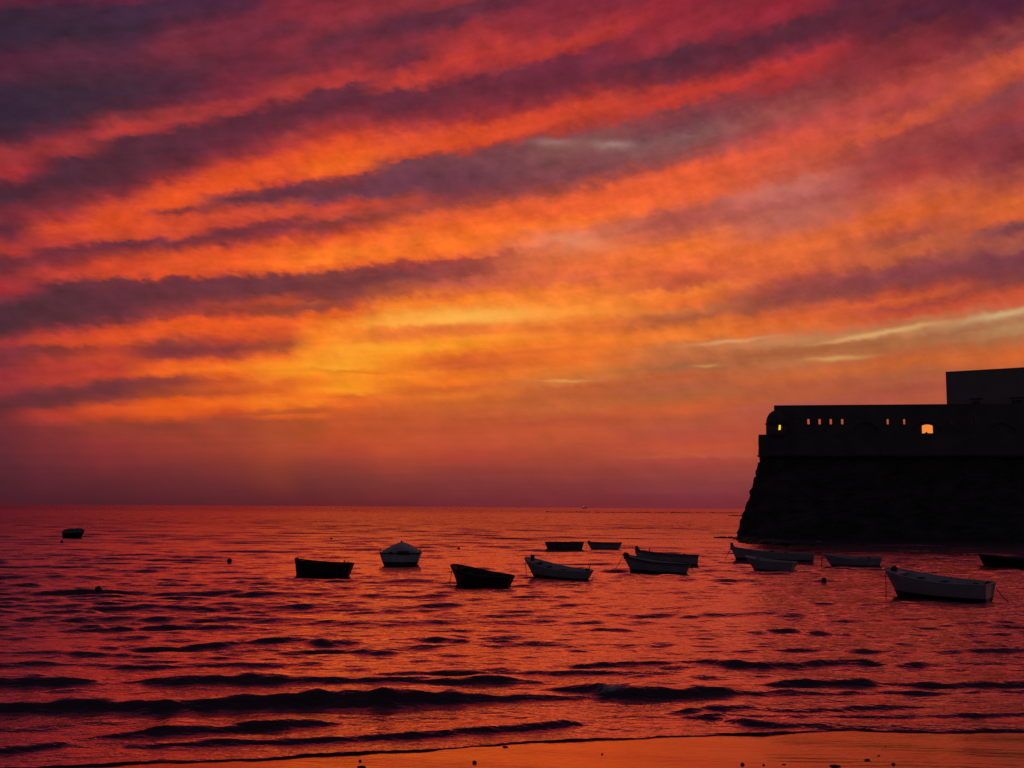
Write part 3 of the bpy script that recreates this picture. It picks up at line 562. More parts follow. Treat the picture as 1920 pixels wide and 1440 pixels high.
for k, (a0, a1, b0, b1) in enumerate(arches):
    # segmental arch head filling the top corners of the opening
    bm = bmesh.new(); n = 12; rise = (b1 - b0) * .38; xc = (a0 + a1) / 2
    for y in (YU + .01,):
        for s in (-1, 1):
            for i in range(n // 2):
                t0, t1 = i / (n // 2), (i + 1) / (n // 2)
                xa, xb_ = xc + s * (a1 - a0) / 2 * t0, xc + s * (a1 - a0) / 2 * t1
                za, zb = b1 - rise * t0 ** 2, b1 - rise * t1 ** 2
                P = [(xa, za), (xb_, zb), (xb_, b1), (xa, b1)]
                F0 = [bm.verts.new((x, y, z)) for x, z in P]; F1 = [bm.verts.new((x, YU + .295, z)) for x, z in P]
                try:
                    bm.faces.new(F0); bm.faces.new(F1[::-1])
                    for q in range(4): bm.faces.new((F0[q], F1[q], F1[(q + 1) % 4], F0[(q + 1) % 4]))
                except ValueError: pass
    em = obj('embrasure', bm, M['plaster'], ft)
    bm = bmesh.new(); box(bm, a0 - .1, a1 + .1, YU + .30, YU + .5, b0 - .1, b1 + .1); obj('embrasure_back', bm, M['plaster'], em)
    bm = bmesh.new(); box(bm, a0 - .15, a1 + .15, YU - .12, YU - .003, b0 - .18, b0 - .02); obj('sill', bm, M['plaster'], em)
    if k == 1:  # glowing pane added here instead of sky light through the opening
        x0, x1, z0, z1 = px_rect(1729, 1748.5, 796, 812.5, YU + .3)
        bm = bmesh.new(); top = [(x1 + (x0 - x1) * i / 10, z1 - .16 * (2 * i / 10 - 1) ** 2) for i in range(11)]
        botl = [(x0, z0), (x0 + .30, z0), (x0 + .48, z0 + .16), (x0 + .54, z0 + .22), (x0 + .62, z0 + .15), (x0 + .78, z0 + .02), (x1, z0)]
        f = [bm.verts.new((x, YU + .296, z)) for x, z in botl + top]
        bm.faces.new(f); e = obj('glowing_pane', bm, M['glow_orange'], em); e['label'] = 'square opening filled by an orange glowing pane'
# corner sentry box with dome
sx0, sx1 = fort_pt(1436.5, 800, 2.9).x, fort_pt(1476, 800, 2.9).x; sr = (sx1 - sx0) / 2; scx = (sx0 + sx1) / 2; scy = 2.75 + .5
zc = fort_pt(1440, 793.5, 2.0).z; zd = fort_pt(1452, 769.5, 2.4).z
bm = bmesh.new(); lathe(bm, [(sr * .9, zL - .25), (sr, zL - .02), (sr, zc - .1)], 28, (scx, scy)); sb = obj('sentry_box', bm, M['plaster'], ft, True)
bm = bmesh.new(); lathe(bm, [(sr + .02, zc - .09), (sr + .13, zc - .03), (sr + .13, zc + .04), (sr + .02, zc + .07)], 28, (scx, scy)); obj('cornice', bm, M['plaster'], sb)
bm = bmesh.new(); lathe(bm, [(sr * .98 * math.cos(a), zc + .08 + (zd - zc) * math.sin(a)) for a in [R(i * 9) for i in range(10)] + [R(88)]], 28, (scx, scy)); obj('dome', bm, M['plaster'], sb, True)
wx = fort_pt(1461.5, 801, 1.8); ang = math.asin(max(-1, min(1, (wx.x - scx) / sr)))
bm = bmesh.new(); P = []
for dx, dz in ((-.15, -.36), (.13, -.36), (.17, .0), (.17, .30), (-.06, .30), (-.10, 0)):
    a_ = ang + dx / sr; P.append(bm.verts.new((scx + (sr + .03) * math.sin(a_), scy - (sr + .03) * math.cos(a_), wx.z + dz)))
bm.faces.new(P); e = obj('glowing_pane', bm, M['lamp_yellow'], sb); e['label'] = 'narrow slot glowing bright yellow'

# barracks block behind the parapet
Bc = at_depth(1773, 697, 180.0); B2 = at_depth(1920, 688, 173.6)
BA = math.atan2(B2.y - Bc.y, B2.x - Bc.x); bz = Bc.z
bl = thing('barracks', 'plain flat roofed plaster block rising behind the fort parapet', 'building', (Bc.x, Bc.y, zL - .2), BA)
BI = (Matrix.Translation((Bc.x, Bc.y, 0)) @ Matrix.Rotation(BA, 4, 'Z')).inverted()
def bpt(px, py):
    o = BI @ Vector((0, 0, CH)); d = BI.to_3x3() @ ray(px, py); t = -o.y / d.y; return o + d * t
def zrel(z): return z - (zL - .2)
wins = []
for a, b, c, d_ in ((1823, 1838, 751.5, 758.5), (1897, 1918, 749.5, 758.5)):
    p, q = bpt(a, d_), bpt(b, c); wins.append((p.x, q.x, zrel(p.z), zrel(q.z)))
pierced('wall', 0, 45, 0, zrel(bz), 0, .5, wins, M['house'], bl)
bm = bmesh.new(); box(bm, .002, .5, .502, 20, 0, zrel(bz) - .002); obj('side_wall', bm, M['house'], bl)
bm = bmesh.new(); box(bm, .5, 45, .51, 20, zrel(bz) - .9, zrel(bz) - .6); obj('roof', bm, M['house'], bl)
for (x0, x1, z0, z1), hy in zip(wins, (748, 744)):
    bm = bmesh.new(); box(bm, x0 - .05, x1 + .05, .35, .42, z0 - .05, z1 + .05); wn = obj('window', bm, M['glass'], bl)
    bm = bmesh.new(); box(bm, x0 - .35, x1 + .35, -.14, -.003, z1 + .28, z1 + .42); obj('lintel', bm, M['wood'], wn)
    bm = bmesh.new(); t_ = .5; box(bm, x0 + (x1 - x0) * t_ - .03, x0 + (x1 - x0) * t_ + .03, .30, .348, z0, z1)
    obj('frame', bm, M['wood'], wn)

# ------------------------------------------------------------------ rocks and reef
def rock(name, loc, sx, sy, sz, label, cat='rock', group=None, seed=0):
    bm = bmesh.new(); bmesh.ops.create_icosphere(bm, subdivisions=3, radius=1)
    for v_ in bm.verts:
        p = v_.co + Vector((seed * 3.1, seed * 1.7, 0)); k = 1 + .45 * noise.noise(p * 1.3) + .2 * noise.noise(p * 3.1)
        v_.co = Vector((v_.co.x * sx, v_.co.y * sy, v_.co.z * sz)) * k
    o = obj(name, bm, M['rock'], smooth=False); o.location = loc; tag(o, label, cat, group); return o
for i, (px, py, sx, sz, lab) in enumerate([
    (1392, 1013, 1.2, .45, 'low wet rock at the very corner of the fort wall foot'),
    (1408, 1017, 1.5, .5, 'low wet rock second from the corner of the fort wall foot'),
    (1428, 1020, 1.7, .5, 'low dark rock third along the foot of the fort wall'),
    (1452, 1022, 2.0, .6, 'broad dark rock fourth along the foot of the fort wall'),
    (1484, 1024, 2.4, .6, 'broadest dark rock farthest along the foot of the fort wall')]):
    rock('rock', on_z(px, py) + Vector((0, 0, .02)), sx, 1.4, sz, lab, 'rock', 'rocks at the foot of the fort', i + 1)
# low wet shelf drying out along the foot of the wall
edge = [(1376, 1010.5), (1396, 1014), (1411, 1020), (1450, 1026), (1500, 1030), (1560, 1032), (1640, 1036), (1720, 1040), (1800, 1043), (1880, 1045), (1960, 1047), (2060, 1049)]
bm = bmesh.new(); G = []
for i in range(171):
    q = 1376 + 4 * i; k = max(j for j in range(len(edge) - 1) if edge[j][0] <= q) if q < edge[-1][0] else len(edge) - 2
    (xa_, ya_), (xb_, yb_) = edge[k], edge[k + 1]; yy = ya_ + (yb_ - ya_) * (q - xa_) / (xb_ - xa_)
    out_ = on_z(q, yy + 1.6 * noise.noise(Vector((q * .03, 1, 0))) + 1.2 * noise.noise(Vector((q * .11, 2, 0))))
    inn_ = FM @ Vector(((FI @ on_z(q, 1009)).x, .8, 0)); row = []
    for j in range(25):
        t_ = j / 24; p = inn_.lerp(out_, t_)
        row.append(bm.verts.new((p.x, p.y, .20 * (1 - t_) ** .6 + .03 + .10 * noise.noise(Vector((p.x * .5, p.y * .35, 0))) + .06 * noise.noise(Vector((p.x * 1.7, p.y * 1.1, 4))) - (.35 if j == 24 else 0))))
    G.append(row)
for i in range(170):
    for j in range(24): bm.faces.new((G[i][j], G[i][j + 1], G[i + 1][j + 1], G[i + 1][j]))
tag(obj('rock_shelf', bm, M['rock']), 'flat black rock shelf awash along the foot of the fort wall', 'rock shelf')
bm = bmesh.new(); a = on_z(1022, 960.3); b = on_z(1385, 962.3)
n = 150; top = []; fr = []; bk = []
for i in range(n + 1):
    t_ = i / n; p = a.lerp(b, t_); h = .6 * max(.05, .75 + 1.1 * noise.noise(Vector((t_ * 19, 3, 0))) + .8 * noise.noise(Vector((t_ * 61, 5, 0))))
    if .22 < t_ < .25 or .44 < t_ < .46: h = .08
    fr.append(bm.verts.new((p.x, p.y - 4, -.5))); top.append(bm.verts.new((p.x, p.y, h))); bk.append(bm.verts.new((p.x, p.y + 5, -.5)))
for i in range(n):
    bm.faces.new((fr[i], fr[i + 1], top[i + 1], top[i])); bm.faces.new((top[i], top[i + 1], bk[i + 1], bk[i]))
tag(obj('reef', bm, M['rock']), 'long thin dark reef breaking the surface near the horizon', 'reef')
for (x0, x1, y_, h, lab) in ((1366, 1400, 967.5, .5, 'short dark ledge just in front of the reef beside the fort'), (1338, 1384, 1009.0, .22, 'thin dark ledge reaching left from the fort wall foot')):
    bm = bmesh.new(); a = on_z(x0, y_); b = on_z(x1, y_ + .3); fr, top, bk = [], [], []; dd = 2 if h > .3 else .5
    for i in range(31):
        t_ = i / 30; p = a.lerp(b, t_); hh = h * (.35 + .65 * math.sin(math.pi * min(1, t_ * 1.4 + .05)) ** .5 if t_ < .6 else .35 + .65) * (1 + .5 * noise.noise(Vector((t_ * 12, h, 1))))
        fr.append(bm.verts.new((p.x, p.y - dd, -.3))); top.append(bm.verts.new((p.x, p.y, hh))); bk.append(bm.verts.new((p.x, p.y + dd, -.3)))
    for i in range(30):
        bm.faces.new((fr[i], fr[i + 1], top[i + 1], top[i])); bm.faces.new((top[i], top[i + 1], bk[i + 1], bk[i]))
    tag(obj('rock_ledge', bm, M['rock']), lab, 'rock ledge')

# ------------------------------------------------------------------ boats
def hull_fn(P):
    L_, B_, H_ = P['L'], P['B'], P['H']; sb, ss = P.get('sb', .35), P.get('ss', .05)
    ts = P.get('ts', .72); rk = P.get('rake', .45); rks = P.get('rake_s', .10); blunt = P.get('blunt', .62)
    um = .42
    def beam(u):
        if u < um: return B_ / 2 * (ts + (1 - ts) * math.sin(u / um * math.pi / 2) ** (1 if ts > .5 else .55))
        w = (u - um) / (1 - um); return B_ / 2 * max(.025, (1 - w ** 2.6) ** blunt)
    def sheer(u): return H_ + sb * max(0, (u - .25) / .75) ** 2.2 + ss * max(0, (.5 - u) / .5) ** 2
    def keel(u): return -.22 + .10 * max(0, (u - .7) / .3) ** 2 + .06 * (1 - u) ** 3
    def pt(u, z, side, inset=0.0):
        zk, zs = keel(u), sheer(u); s = max(0, min(1, (z - zk) / (zs - zk)))
        e = .30 + .75 * max(0, (u - .45) / .55) ** 1.5
        if P.get('full'): e = .10 + .5 * max(0, (u - .6) / .4) ** 1.5
        b = beam(u); y = (b - inset * (1 if b > .15 else b / .15)) * (s ** e if s > 0 else 0) * (.90 + .10 * s)
        y = max(0, y)
        x = L_ * (u - .5) + rk * max(0, (u - .5) / .5) ** 2 * (s - .75) - rks * max(0, (.5 - u) / .5) ** 2 * (s - .6)
        if inset and u > .97: x -= inset
        if inset and u < .02: x += inset
        return Vector((x, side * y, z))
    return beam, sheer, keel, pt
def make_boat(name, label, P, px, py, yaw, roll=0, pitch=0, group=None):
    """px, py: photo position of the middle of the waterline; yaw: heading of the bow, degrees from +x"""
    loc = on_z(px, py); loc.z = P.get('dz', 0)
    t = thing(name, label, 'boat', loc, rot=(R(roll), R(-pitch), R(yaw)), group=group)
    beam, sheer, keel, pt = hull_fn(P); zb = P.get('zb', .13)
    U = [0, .03, .08, .15, .23, .32, .42, .52, .62, .71, .79, .86, .91, .95, .98, 1.0]
    bm = bmesh.new(); rows = {}
    def levels(u):
        zk, zs = keel(u), sheer(u)
        return [zk + (zb - zk) * k / 4 for k in range(4)] + [zb + (zs - zb) * k / 6 for k in range(7)]
    for side in (1, -1):
        g = [[bm.verts.new(pt(u, z, side)) for z in levels(u)] for u in U]; rows[side] = g
        for i in range(len(U) - 1):
            for j in range(10):
                q = (g[i][j], g[i + 1][j], g[i + 1][j + 1], g[i][j + 1])
                f = bm.faces.new(q if side < 0 else q[::-1]); f.material_index = 1 if j < 4 else 0
    for e in (0, -1):                                     # transom and stem closures
        A, B = rows[1][e], rows[-1][e]
        for j in range(10):
            f = bm.faces.new((A[j], A[j + 1], B[j + 1], B[j]) if e == 0 else (B[j], B[j + 1], A[j + 1], A[j])); f.material_index = 1 if j < 4 else 0
    bmesh.ops.remove_doubles(bm, verts=bm.verts, dist=.0005)
    obj('hull', bm, [P['paint'], P.get('bottom', M['bottom'])], t, True)
    # inner skin and floor
    bm = bmesh.new(); zf = P.get('floor', .16); ins = .05; inn = {}
    for side in (1, -1):
        g = [[bm.verts.new(pt(u, zf + (sheer(u) - .005 - zf) * k / 4, side, ins)) for k in range(5)] for u in U]; inn[side] = g
        for i in range(len(U) - 1):
            for j in range(4):
                q = (g[i][j], g[i][j + 1], g[i + 1][j + 1], g[i + 1][j]); bm.faces.new(q if side < 0 else q[::-1])
    for i in range(len(U) - 1):
        bm.faces.new((inn[1][i][0], inn[-1][i][0], inn[-1][i + 1][0], inn[1][i + 1][0]))
    for j in range(4): bm.faces.new((inn[1][0][j], inn[-1][0][j], inn[-1][0][j + 1], inn[1][0][j + 1]))
    obj('inner_hull', bm, P.get('inside', M['inside']), t, True)
    # gunwale
    bm = bmesh.new()
    rim = [pt(u, sheer(u) - .01, 1, .01) for u in U] + [pt(u, sheer(u) - .01, -1, .01) for u in U[::-1]]
    tube(bm, rim, P.get('rim', .035), 6, closed=True); obj('gunwale', bm, P.get('rim_mat', M['trim']), t)
    if P.get('rub', True):
        for side in (1, -1):
            bm = bmesh.new(); tube(bm, [pt(u, sheer(u) - .13, side) + Vector((0, side * .006, 0)) for u in U[:-1]], .018, 5)
            obj('rubbing_strake', bm, P.get('rim_mat', M['trim']), t)
    for u in P.get('thwarts', (.25, .5, .72)):
        bm = bmesh.new(); z = sheer(u) - .20; y = abs(pt(u, z, 1, .055).y); x = pt(u, z, 1).x
        box(bm, x - .12, x + .12, -y, y, z, z + .035); obj('thwart', bm, P.get('thwart_mat', M['wood']), t)
    # foredeck
    if P.get('deck', True):
        bm = bmesh.new(); uu = [.84, .88, .92, .96, .99]
        A = [bm.verts.new(pt(u, sheer(u) - .03, 1, .03)) for u in uu]; B = [bm.verts.new(pt(u, sheer(u) - .03, -1, .03)) for u in uu]
        for i in range(4): bm.faces.new((A[i], B[i], B[i + 1], A[i + 1]))
        A2 = bm.verts.new(A[0].co - Vector((0, 0, .06))); B2_ = bm.verts.new(B[0].co - Vector((0, 0, .06))); bm.faces.new((A[0], A2, B2_, B[0]))
        obj('foredeck', bm, P.get('deck_mat', P['paint']), t)
    ph = P.get('post', .18)
    if ph:
        pu = P.get('post_u', .965); z = sheer(pu); x = pt(pu, z, 1).x; w = P.get('post_w', .07)
        bm = bmesh.new(); box(bm, x - w, x + w, -w, w, z - .25, z + ph); bmesh.ops.bevel(bm, geom=bm.edges[:], offset=.012, segments=1)
        sp2 = obj('bow_post', bm, M['wood'], t)
        if P.get('rag'):                                   # bundled cloth / rope turns round the post
            bm = bmesh.new(); bmesh.ops.create_icosphere(bm, subdivisions=2, radius=P['rag'])
            for v_ in bm.verts: v_.co = Vector((x - .04, 0, z + .02)) + v_.co * (1 + .4 * noise.noise(v_.co * 9 + Vector((px, 0, 0))))
            obj('rope_coil', bm, M['rope'], sp2)
    for u, side, hgt in P.get('pins', ()):
        bm = bmesh.new(); p = pt(u, sheer(u), side, .02)
        tube(bm, [p - Vector((0, 0, .03)), p + Vector((0, 0, hgt * .45))], .02, 5)
        n_ = 8; fork = [p + Vector((math.cos(math.pi + math.pi * k / n_) * .07, 0, hgt * .75 + math.sin(math.pi + math.pi * k / n_) * .3 * hgt)) for k in range(n_ + 1)]
        fork = [fork[0] + Vector((0, 0, hgt * .3))] + fork + [fork[-1] + Vector((0, 0, hgt * .3))]
        tube(bm, fork, .016, 5); obj('rowlock', bm, M['wood'], t)
    for u, side, hgt in P.get('sticks', ()):
        bm = bmesh.new(); p = pt(u, sheer(u), side, .02); tube(bm, [p - Vector((0, 0, .04)), p + Vector((0, 0, hgt))], .035, 5); obj('thole_pin', bm, M['wood'], t)
    for u, side, w, z0, z1 in P.get('patches', ()):
        bm = bmesh.new(); G = [[bm.verts.new(pt(u + w * i / 4, z0 + (z1 - z0) * j / 3, side) + Vector((0, side * .02, 0))) for i in range(5)] for j in range(4)]
        for j in range(3):
            for i in range(4): bm.faces.new((G[j][i], G[j][i + 1], G[j + 1][i + 1], G[j + 1][i]))
        obj('hull_patch', bm, P.get('patch_mat', M['trim']), t)
    if P.get('load'):                                      # things stowed under the gunwale line
        for u, y, s_ in P['load']:
            bm = bmesh.new(); bmesh.ops.create_icosphere(bm, subdivisions=2, radius=s_)
            x = L0(P, u)
            for v_ in bm.verts: v_.co = Vector((x, y, sheer(u) - .02)) + Vector((v_.co.x * 1.4, v_.co.y, v_.co.z * .8)) * (1 + .35 * noise.noise(v_.co * 8 + Vector((u * 9, 0, 0))))
            obj('stowed_gear', bm, M['trim'], t)
    if P.get('rudder'):
        z = sheer(0); bm = bmesh.new(); x = pt(0, z, 1).x; box(bm, x - .28, x - .02, -.025, .025, -.25, z * .7); box(bm, x - .10, x - .03, -.035, .035, z * .7, z + .15); obj('rudder', bm, M['wood'], t)
    if P.get('cover'):
        hc = P['cover']; bm = bmesh.new(); G = []
        CU = [i / 14 for i in range(15)]
        for u in CU:
            zr = sheer(u) + .02; row = []
            rise = hc * (math.sin(math.pi * min(1, .10 + .86 * u)) ** .55) if not P.get('cover_even') else hc * (1 - (2 * u - 1) ** 4 * .5)
            b = pt(u, zr, 1).y; x = pt(u, zr, 1).x
            for k in range(-8, 9):
                q = k / 8; row.append(bm.verts.new((x, (b + .03) * q, zr + rise * (.55 * (1 - abs(q)) + .45 * (1 - q * q)) - (.07 if abs(k) == 8 else 0) + .012 * math.sin(k * 2.3 + u * 20))))
            G.append(row)
        for i in range(14):
            for j in range(16): bm.faces.new((G[i][j], G[i][j + 1], G[i + 1][j + 1], G[i + 1][j]))
        # end flaps
        for row, zr in ((G[0], sheer(0)), (G[-1], sheer(1))):
            base = [bm.verts.new((v_.co.x, v_.co.y, zr - .02)) for v_ in row]
            for j in range(16): bm.faces.new((row[j], base[j], base[j + 1], row[j + 1]))
        cv = obj('boat_cover', bm, P.get('cover_mat', M['cover']), t, True)
        for (u, y, h_) in P.get('cover_poles', ()):
            bm = bmesh.new(); x = L0(P, u); z = sheer(u) + hc * .6; tube(bm, [(x, y, z - .3), (x, y, z + h_)], .06, 6); obj('cover_pole', bm, M['wood'], cv)
    return t
def L0(P, u): return P['L'] * (u - .5)
def rope(parent, pts_world, r=.018, name='mooring_rope'):
    """rope given in world points, sagging a little; child of its boat"""
    bpy.context.view_layer.update()
    inv = parent.matrix_world.inverted(); a = [Vector(p) for p in pts_world]
    P_ = []
    for i in range(len(a) - 1):
        for k in range(8):
            t_ = k / 8; q = a[i].lerp(a[i + 1], t_); q.z -= .22 * math.sin(math.pi * t_) * (a[i] - a[i + 1]).length * .35; P_.append(inv @ q)
    P_.append(inv @ a[-1])
    bm = bmesh.new(); tube(bm, P_, r, 5); return obj(name, bm, M['rope'], parent)
def wpt(t, P, u, side=1, dz=0):
    """world point on the sheer"""
    bpy.context.view_layer.update(); b, s, k, pt = hull_fn(P); return t.matrix_world @ (pt(u, s(u), side) + Vector((0, 0, dz)))
def moor(t, P, px, py, u=1.0, dz=-.12):
    rope(t, [wpt(t, P, u, 1, dz), on_z(px, py, -.03)])
GR = 'small open boats moored off the beach'
w_, dm, dk, cr = M['white'], M['dim'], M['dark'], M['cream']
# big white boat nearest on the right
P = dict(L=4.6, B=2.1, H=.84, sb=.36, ss=.02, ts=.62, paint=w_, rim=.04, post=.10, post_u=.93, rag=.16, blunt=.36, rake=.55, rim_mat=M['cream'], zb=.22,
         patches=[(.08, -1, .10, .12, .40)], load=[(.04, -.3, .12), (.12, .2, .09)], sticks=[(.45, -1, .04)])
t = make_boat('rowing_boat', 'largest white open boat, nearest on the right with a rope off its stern', P, 1759, 1122, 138, roll=-3, pitch=2, group=GR)
rope(t, [wpt(t, P, 0.0, -1, -.25), on_z(1893, 1130, -.03)]); moor(t, P, 1662, 1118)
# long white boat beside the fort corner
P = dict(L=6.0, B=1.9, H=.72, sb=.36, ss=.0, ts=.7, paint=w_, rim=.035, post=.30, post_u=.985, post_w=.10, rag=.14, rake=.5, zb=.24, load=[(.5, -.2, .16), (.33, 0, .12)], rim_mat=M['cream'])
t = make_boat('rowing_boat', 'long pale boat with a tall dark bow post below the fort corner', P, 1448, 1053.5, 172, pitch=1, group=GR); moor(t, P, 1352, 1048)
# small white boat in front of it
P = dict(L=3.1, B=1.6, H=.64, sb=.26, ss=.0, ts=.45, rake_s=.3, paint=w_, inside=w_, rim=.04, post=0, blunt=.34, rake=.6, rim_mat=w_, rub=False, load=[(.78, 0, .07)], zb=.10)
t = make_boat('dinghy', 'short pale dinghy floating in front of the long pale boat', P, 1445, 1070.5, 143, group=GR, pitch=1)
# white boat right of it
P = dict(L=3.75, B=1.6, H=.62, sb=.30, ss=.08, ts=.5, rake_s=.25, paint=w_, rim=.045, post=.0, blunt=.6, rake=.7, rim_mat=M['cream'], load=[(.2, 0, .12), (.35, .1, .10)], zb=.18)
t = make_boat('rowing_boat', 'white boat with a high bow in the dark shadow of the fort wall', P, 1599, 1063, 160, roll=-3, group=GR); moor(t, P, 1541, 1063); moor(t, P, 1528, 1042, dz=-.2)
# dark boat at the right edge
P = dict(L=5.2, B=1.9, H=.66, sb=.25, ss=.0, ts=.7, paint=M['bottom'], inside=M['inside_dark'], rim=.04, post=.0, rim_mat=M['dim'])
t = make_boat('rowing_boat', 'nearly black boat cut off by the right edge of the photo', P, 1908, 1063, 176, group=GR)
# pair in the middle: front
P = dict(L=4.05, B=1.6, H=.66, sb=.34, ss=.0, ts=.35, rake_s=.35, paint=cr, rim=.045, post=.10, post_u=.96, post_w=.10, rag=.17, blunt=.55, rake=.6, rim_mat=M['trim'], zb=.12)
t = make_boat('rowing_boat', 'grey white boat in front of another, roped at bow and stern', P, 1230, 1073, 160, roll=-2, pitch=2, group=GR); moor(t, P, 1150, 1070); rope(t, [wpt(t, P, 0, -1, -.3), on_z(1307, 1075, -.03)])
# pair: behind
P = dict(L=4.4, B=1.6, H=.74, sb=.28, ss=.0, ts=.7, paint=cr, rim=.04, post=.26, post_u=.97, post_w=.10, rag=.15, rake=.3, rim_mat=M['trim'], sticks=[(.78, -1, .30)], load=[(.22, 0, .13), (.6, 0, .10)])
t = make_boat('rowing_boat', 'taller grey white boat half hidden behind the double roped boat', P, 1250, 1059, 170, group=GR, pitch=1)
# white boat with the dark post and rowlock
P = dict(L=4.0, B=1.7, H=.60, sb=.44, ss=.05, ts=.2, rake_s=.45, paint=w_, rim=.03, post=.30, post_u=.90, post_w=.085, blunt=.38, rake=.6, rim_mat=M['cream'], pins=[(.10, -1, .36)], load=[(.10, -.5, .11), (.78, 0, .09)], zb=.20, inside=w_)
t = make_boat('rowing_boat', 'white boat with a square dark bow post and a forked rowlock', P, 1046, 1085.5, 148, roll=-3, pitch=3, group=GR); moor(t, P, 988, 1079, dz=-.3); rope(t, [wpt(t, P, 0, -1, -.4), on_z(1104, 1090, -.03)])
# black boat
P = dict(L=3.6, B=1.7, H=.64, sb=.30, ss=.02, ts=.22, rake_s=.35, paint=dk, inside=M['inside_dark'], rim=.035, post=.10, post_u=.88, blunt=.5, rake=.35, rim_mat=M['wood'], zb=.05)
t = make_boat('rowing_boat', 'black open boat with an empty hull left of the dark post boat', P, 902, 1099, 145, roll=-3, pitch=3, group=GR); moor(t, P, 842, 1094, dz=-.3)
# dark long boat on the left
P = dict(L=3.4, B=1.5, H=.74, sb=.20, ss=.0, ts=.35, paint=dk, inside=M['inside_dark'], rim=.035, post=.08, post_u=.97, rag=.09, blunt=.5, rake=.12, rake_s=.3, rim_mat=M['wood'], sticks=[(.2, -1, .12), (.13, -1, .08)], zb=.05)
t = make_boat('rowing_boat', 'dark wooden boat left of the covered white boat', P, 605, 1079.5, 168, group=GR, pitch=0)
# far dark square-ended boat
P = dict(L=3.5, B=1.5, H=.76, sb=.0, ss=.02, ts=.8, paint=dm, inside=M['inside_dark'], rim=.04, post=0, blunt=.25, rake=.3, rake_s=.25, rim_mat=M['wood'], sticks=[(.3, -1, .14), (.72, -1, .12)], zb=.05, deck=False)
t = make_boat('dinghy', 'far square ended dark dinghy, left one of the far pair', P, 1058, 1032, 176, group=GR)
P = dict(L=3.1, B=1.4, H=.66, sb=.06, ss=.03, ts=.7, paint=cr, inside=M['inside_dark'], rim=.035, post=.12, post_u=.95, rag=.12, rake=.5, rake_s=.4, rim_mat=M['wood'], zb=.05, patches=[(.22, -1, .16, .18, .55)])
t = make_boat('dinghy', 'far grey dinghy, right one of the far pair', P, 1133, 1030.5, 174, group=GR); moor(t, P, 1098, 1029)
# covered boats
P = dict(L=4.6, B=2.8, H=.80, full=True, sb=.25, ss=.05, ts=.97, paint=w_, rim=.05, post=0, rake=.4, rim_mat=M['trim'], cover=.70, zb=.28, deck=False, rub=False,
         cover_poles=[(.45, 0, .42), (.25, -.52, .10), (.25, .42, .10)], sticks=[(.05, 1, .30), (.05, -1, .34)], load=[(.40, 0, .10)], thwarts=())
t = make_boat('covered_boat', 'white boat seen end on under a peaked canvas cover', P, 752.5, 1058, 93, group='boats under canvas covers')
for x0, x1, z0, z1 in ((-.18, .62, .76, 1.0), (-.72, -.55, .78, .96)):
    bm = bmesh.new(); box(bm, -2.42, -2.39, -x1, -x0, z0, z1); obj('window', bm, M['glass'], t)
P = dict(L=2.25, B=1.4, H=.66, sb=.12, ss=.0, ts=.8, paint=M['bottom'], rim=.04, post=0, rake=.4, rake_s=.1, cover=.48, cover_even=True, cover_mat=M['cover_dark'], deck=False, rub=False, zb=.05, thwarts=(), rim_mat=M['dim'])
t = make_boat('covered_boat', 'tiny dark boat under a rounded cover, alone far left', P, 137, 1009.5, 8, group='boats under canvas covers')

# distant ship on the horizon
sh = at_depth(1096, 952, 6000); t = thing('fishing_boat', 'tiny fishing boat with a white light on the horizon', 'boat', (sh.x, 6000, 0), R(0)); t.scale = (.75, .75, .62)
bm = bmesh.new()
A = [bm.verts.new(p) for p in ((-16, -4, -1), (14, -4, -1), (19, 0, 9), (17, -4, 8), (-17, -4, 7))]
ring0 = [(-15, -4), (12, -4), (17, 0), (12, 4), (-15, 4)]
bm.clear(); a0 = [bm.verts.new((x, y, -1)) for x, y in ring0]; a1 = [bm.verts.new((x * 1.08, y, 8 + (1.5 if x > 14 else 0))) for x, y in ring0]
for i in range(5): bm.faces.new((a0[i], a0[(i + 1) % 5], a1[(i + 1) % 5], a1[i]))
bm.faces.new(a1); obj('hull', bm, M['dim'], t)
bm = bmesh.new(); box(bm, -8, 0, -2.5, 2.5, 8.01, 14); obj('wheelhouse', bm, M['white'], t)
bm = bmesh.new(); tube(bm, [(-4, 0, 14), (-4, 0, 19)], .35, 6); obj('mast', bm, M['dim'], t)
bm = bmesh.new(); bmesh.ops.create_icosphere(bm, subdivisions=2, radius=1.9); bmesh.ops.translate(bm, verts=bm.verts, vec=(-6, -3, 15.5)); obj('deck_light', bm, M['ship_light'], t)

# buoys
for px, py, rpx, lab in ((184, 1107, 6.8, 'largest round dark buoy, floating alone at lower left'), (430, 1052, 4.6, 'round dark buoy left of the dark wooden boat'),
                         (116, 1016, 2.6, 'tiny dark buoy beside the tiny covered boat'), (1545, 1088.5, 5.0, 'round dark buoy between the white boats on the right'),
                         (621, 1010.5, 2.2, 'tiny dark float above the dark wooden boat'), (860, 1028.5, 2.4, 'tiny dark float between the covered boat and far pair')):
    p = on_z(px, py + rpx * .75); r = rpx * p.y / FPX
    t = thing('buoy', lab, 'buoy', p, group='round mooring buoys')
    bm = bmesh.new(); bmesh.ops.create_uvsphere(bm, u_segments=20, v_segments=12, radius=r); bmesh.ops.translate(bm, verts=bm.verts, vec=(0, 0, r * .85)); obj('float', bm, M['buoy'], t, True)
    bm = bmesh.new(); bmesh.ops.create_cone(bm, cap_ends=True, segments=10, radius1=r * .2, radius2=r * .14, depth=r * .14); bmesh.ops.translate(bm, verts=bm.verts, vec=(0, 0, r * 1.88)); obj('eye', bm, M['rope'], t)
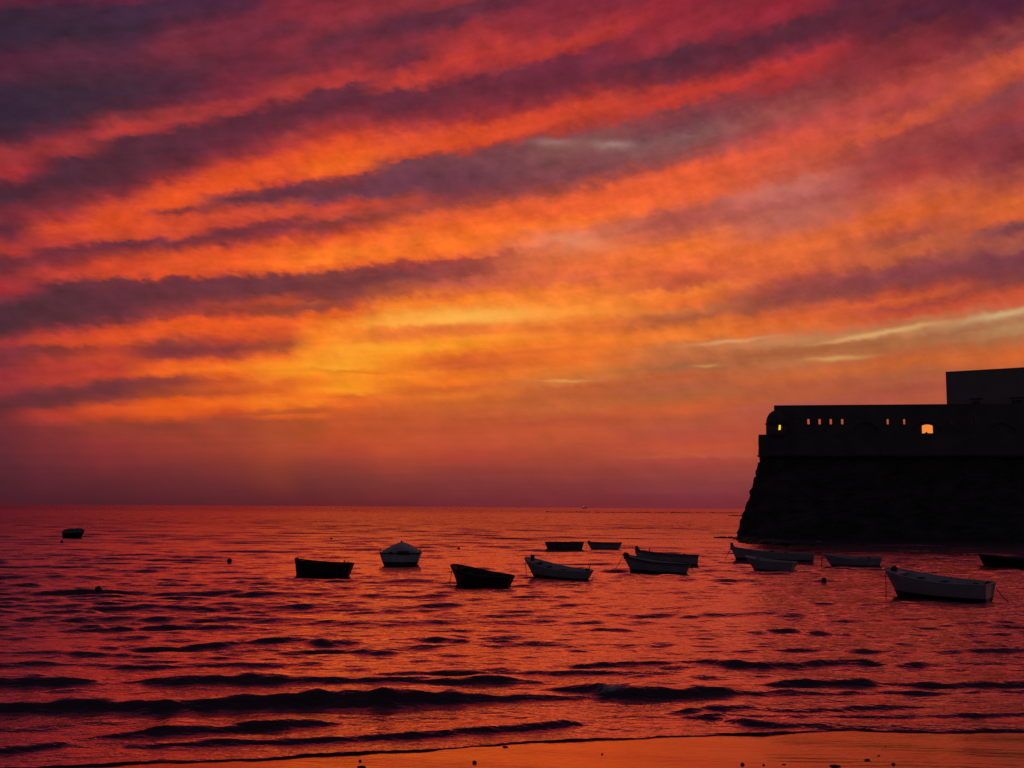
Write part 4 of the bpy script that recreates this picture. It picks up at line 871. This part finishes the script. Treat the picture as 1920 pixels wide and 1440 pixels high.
# pale float in the shadow of the fort
p = on_z(1535, 1021); bm = bmesh.new(); tube(bm, [(-.35, 0, .10), (-.15, 0, .12), (.15, 0, .11), (.35, 0, .08)], .06, 8)
o = obj('float', bm, M['white'], None, True); o.location = (p.x, p.y, .22); tag(o, 'short pale float lying in the black shadow under the fort', 'float')

# gull
b_ = at_depth(1569, 548.5, 400); bm = bmesh.new()
tube(bm, [(-.28, 0, 0), (-.1, 0, .03), (.12, 0, .02), (.3, 0, 0)], lambda s: .01 + .08 * math.sin(math.pi * min(1, s * .9 + .08)), 8)
for s in (-1, 1):
    W0 = [(.08, 0, .03), (-.12, 0, .03), (-.10, s * .3, .14), (-.16, s * .62, .10), (.02, s * .34, .15)]
    vs = [bm.verts.new(p) for p in W0]; lo = [bm.verts.new((x, y, z - .012)) for x, y, z in W0]
    bm.faces.new(vs); bm.faces.new(lo[::-1])
    for i in range(5): bm.faces.new((vs[i], vs[(i + 1) % 5], lo[(i + 1) % 5], lo[i]))
o = obj('gull', bm, M['bird']); o.location = b_; o.rotation_euler = (0, 0, R(60)); tag(o, 'tiny dark gull flying in the sky left above the fort', 'bird')

# pebbles on the wet sand
for i, (px, py, r, lab) in enumerate([
    (675, 1427, .030, 'small dark pebble left of the others by the shoreline'), (890, 1431, .042, 'dark pebble alone on wet sand at bottom centre'),
    (1392, 1434, .040, 'largest dark round pebble on the sand right of centre'), (1626, 1425, .034, 'flat dark pebble on rippled sand at lower right'),
    (1648, 1417, .018, 'tiniest dark pebble above the flat one at lower right'), (1129, 1414.5, .020, 'tiny pebble on smooth orange sand below the waterline'),
    (678, 1439, .05, 'flat dark lump at the bottom edge left of centre'), (1432, 1435, .026, 'small pebble just right of the largest one'),
    (1470, 1434, .022, 'thin dark shell second right of the largest pebble'), (1566, 1438, .06, 'long flat dark lump at the bottom edge right of centre'),
    (1675, 1434, .035, 'dark pebble at the bottom edge farthest right'), (1660, 1399.5, .016, 'small dark speck of shell by the right shoreline'),
    (947, 1401, .035, 'dark weed clump lying at the thin water edge')]):
    p = on_z(px, py)
    r *= .7
    for _ in range(4): z = float(sand_z(np.array(p.x), np.array(p.y))); p = on_z(px, py, z)
    rock('pebble', (p.x, p.y, p.z + r * .25), r * (1.9 if 'flat' in lab or 'thin' in lab else 1.15), r, r * (.5 if 'flat' in lab or 'thin' in lab else .85), lab, 'pebble', 'pebbles on the wet sand', i + 10)
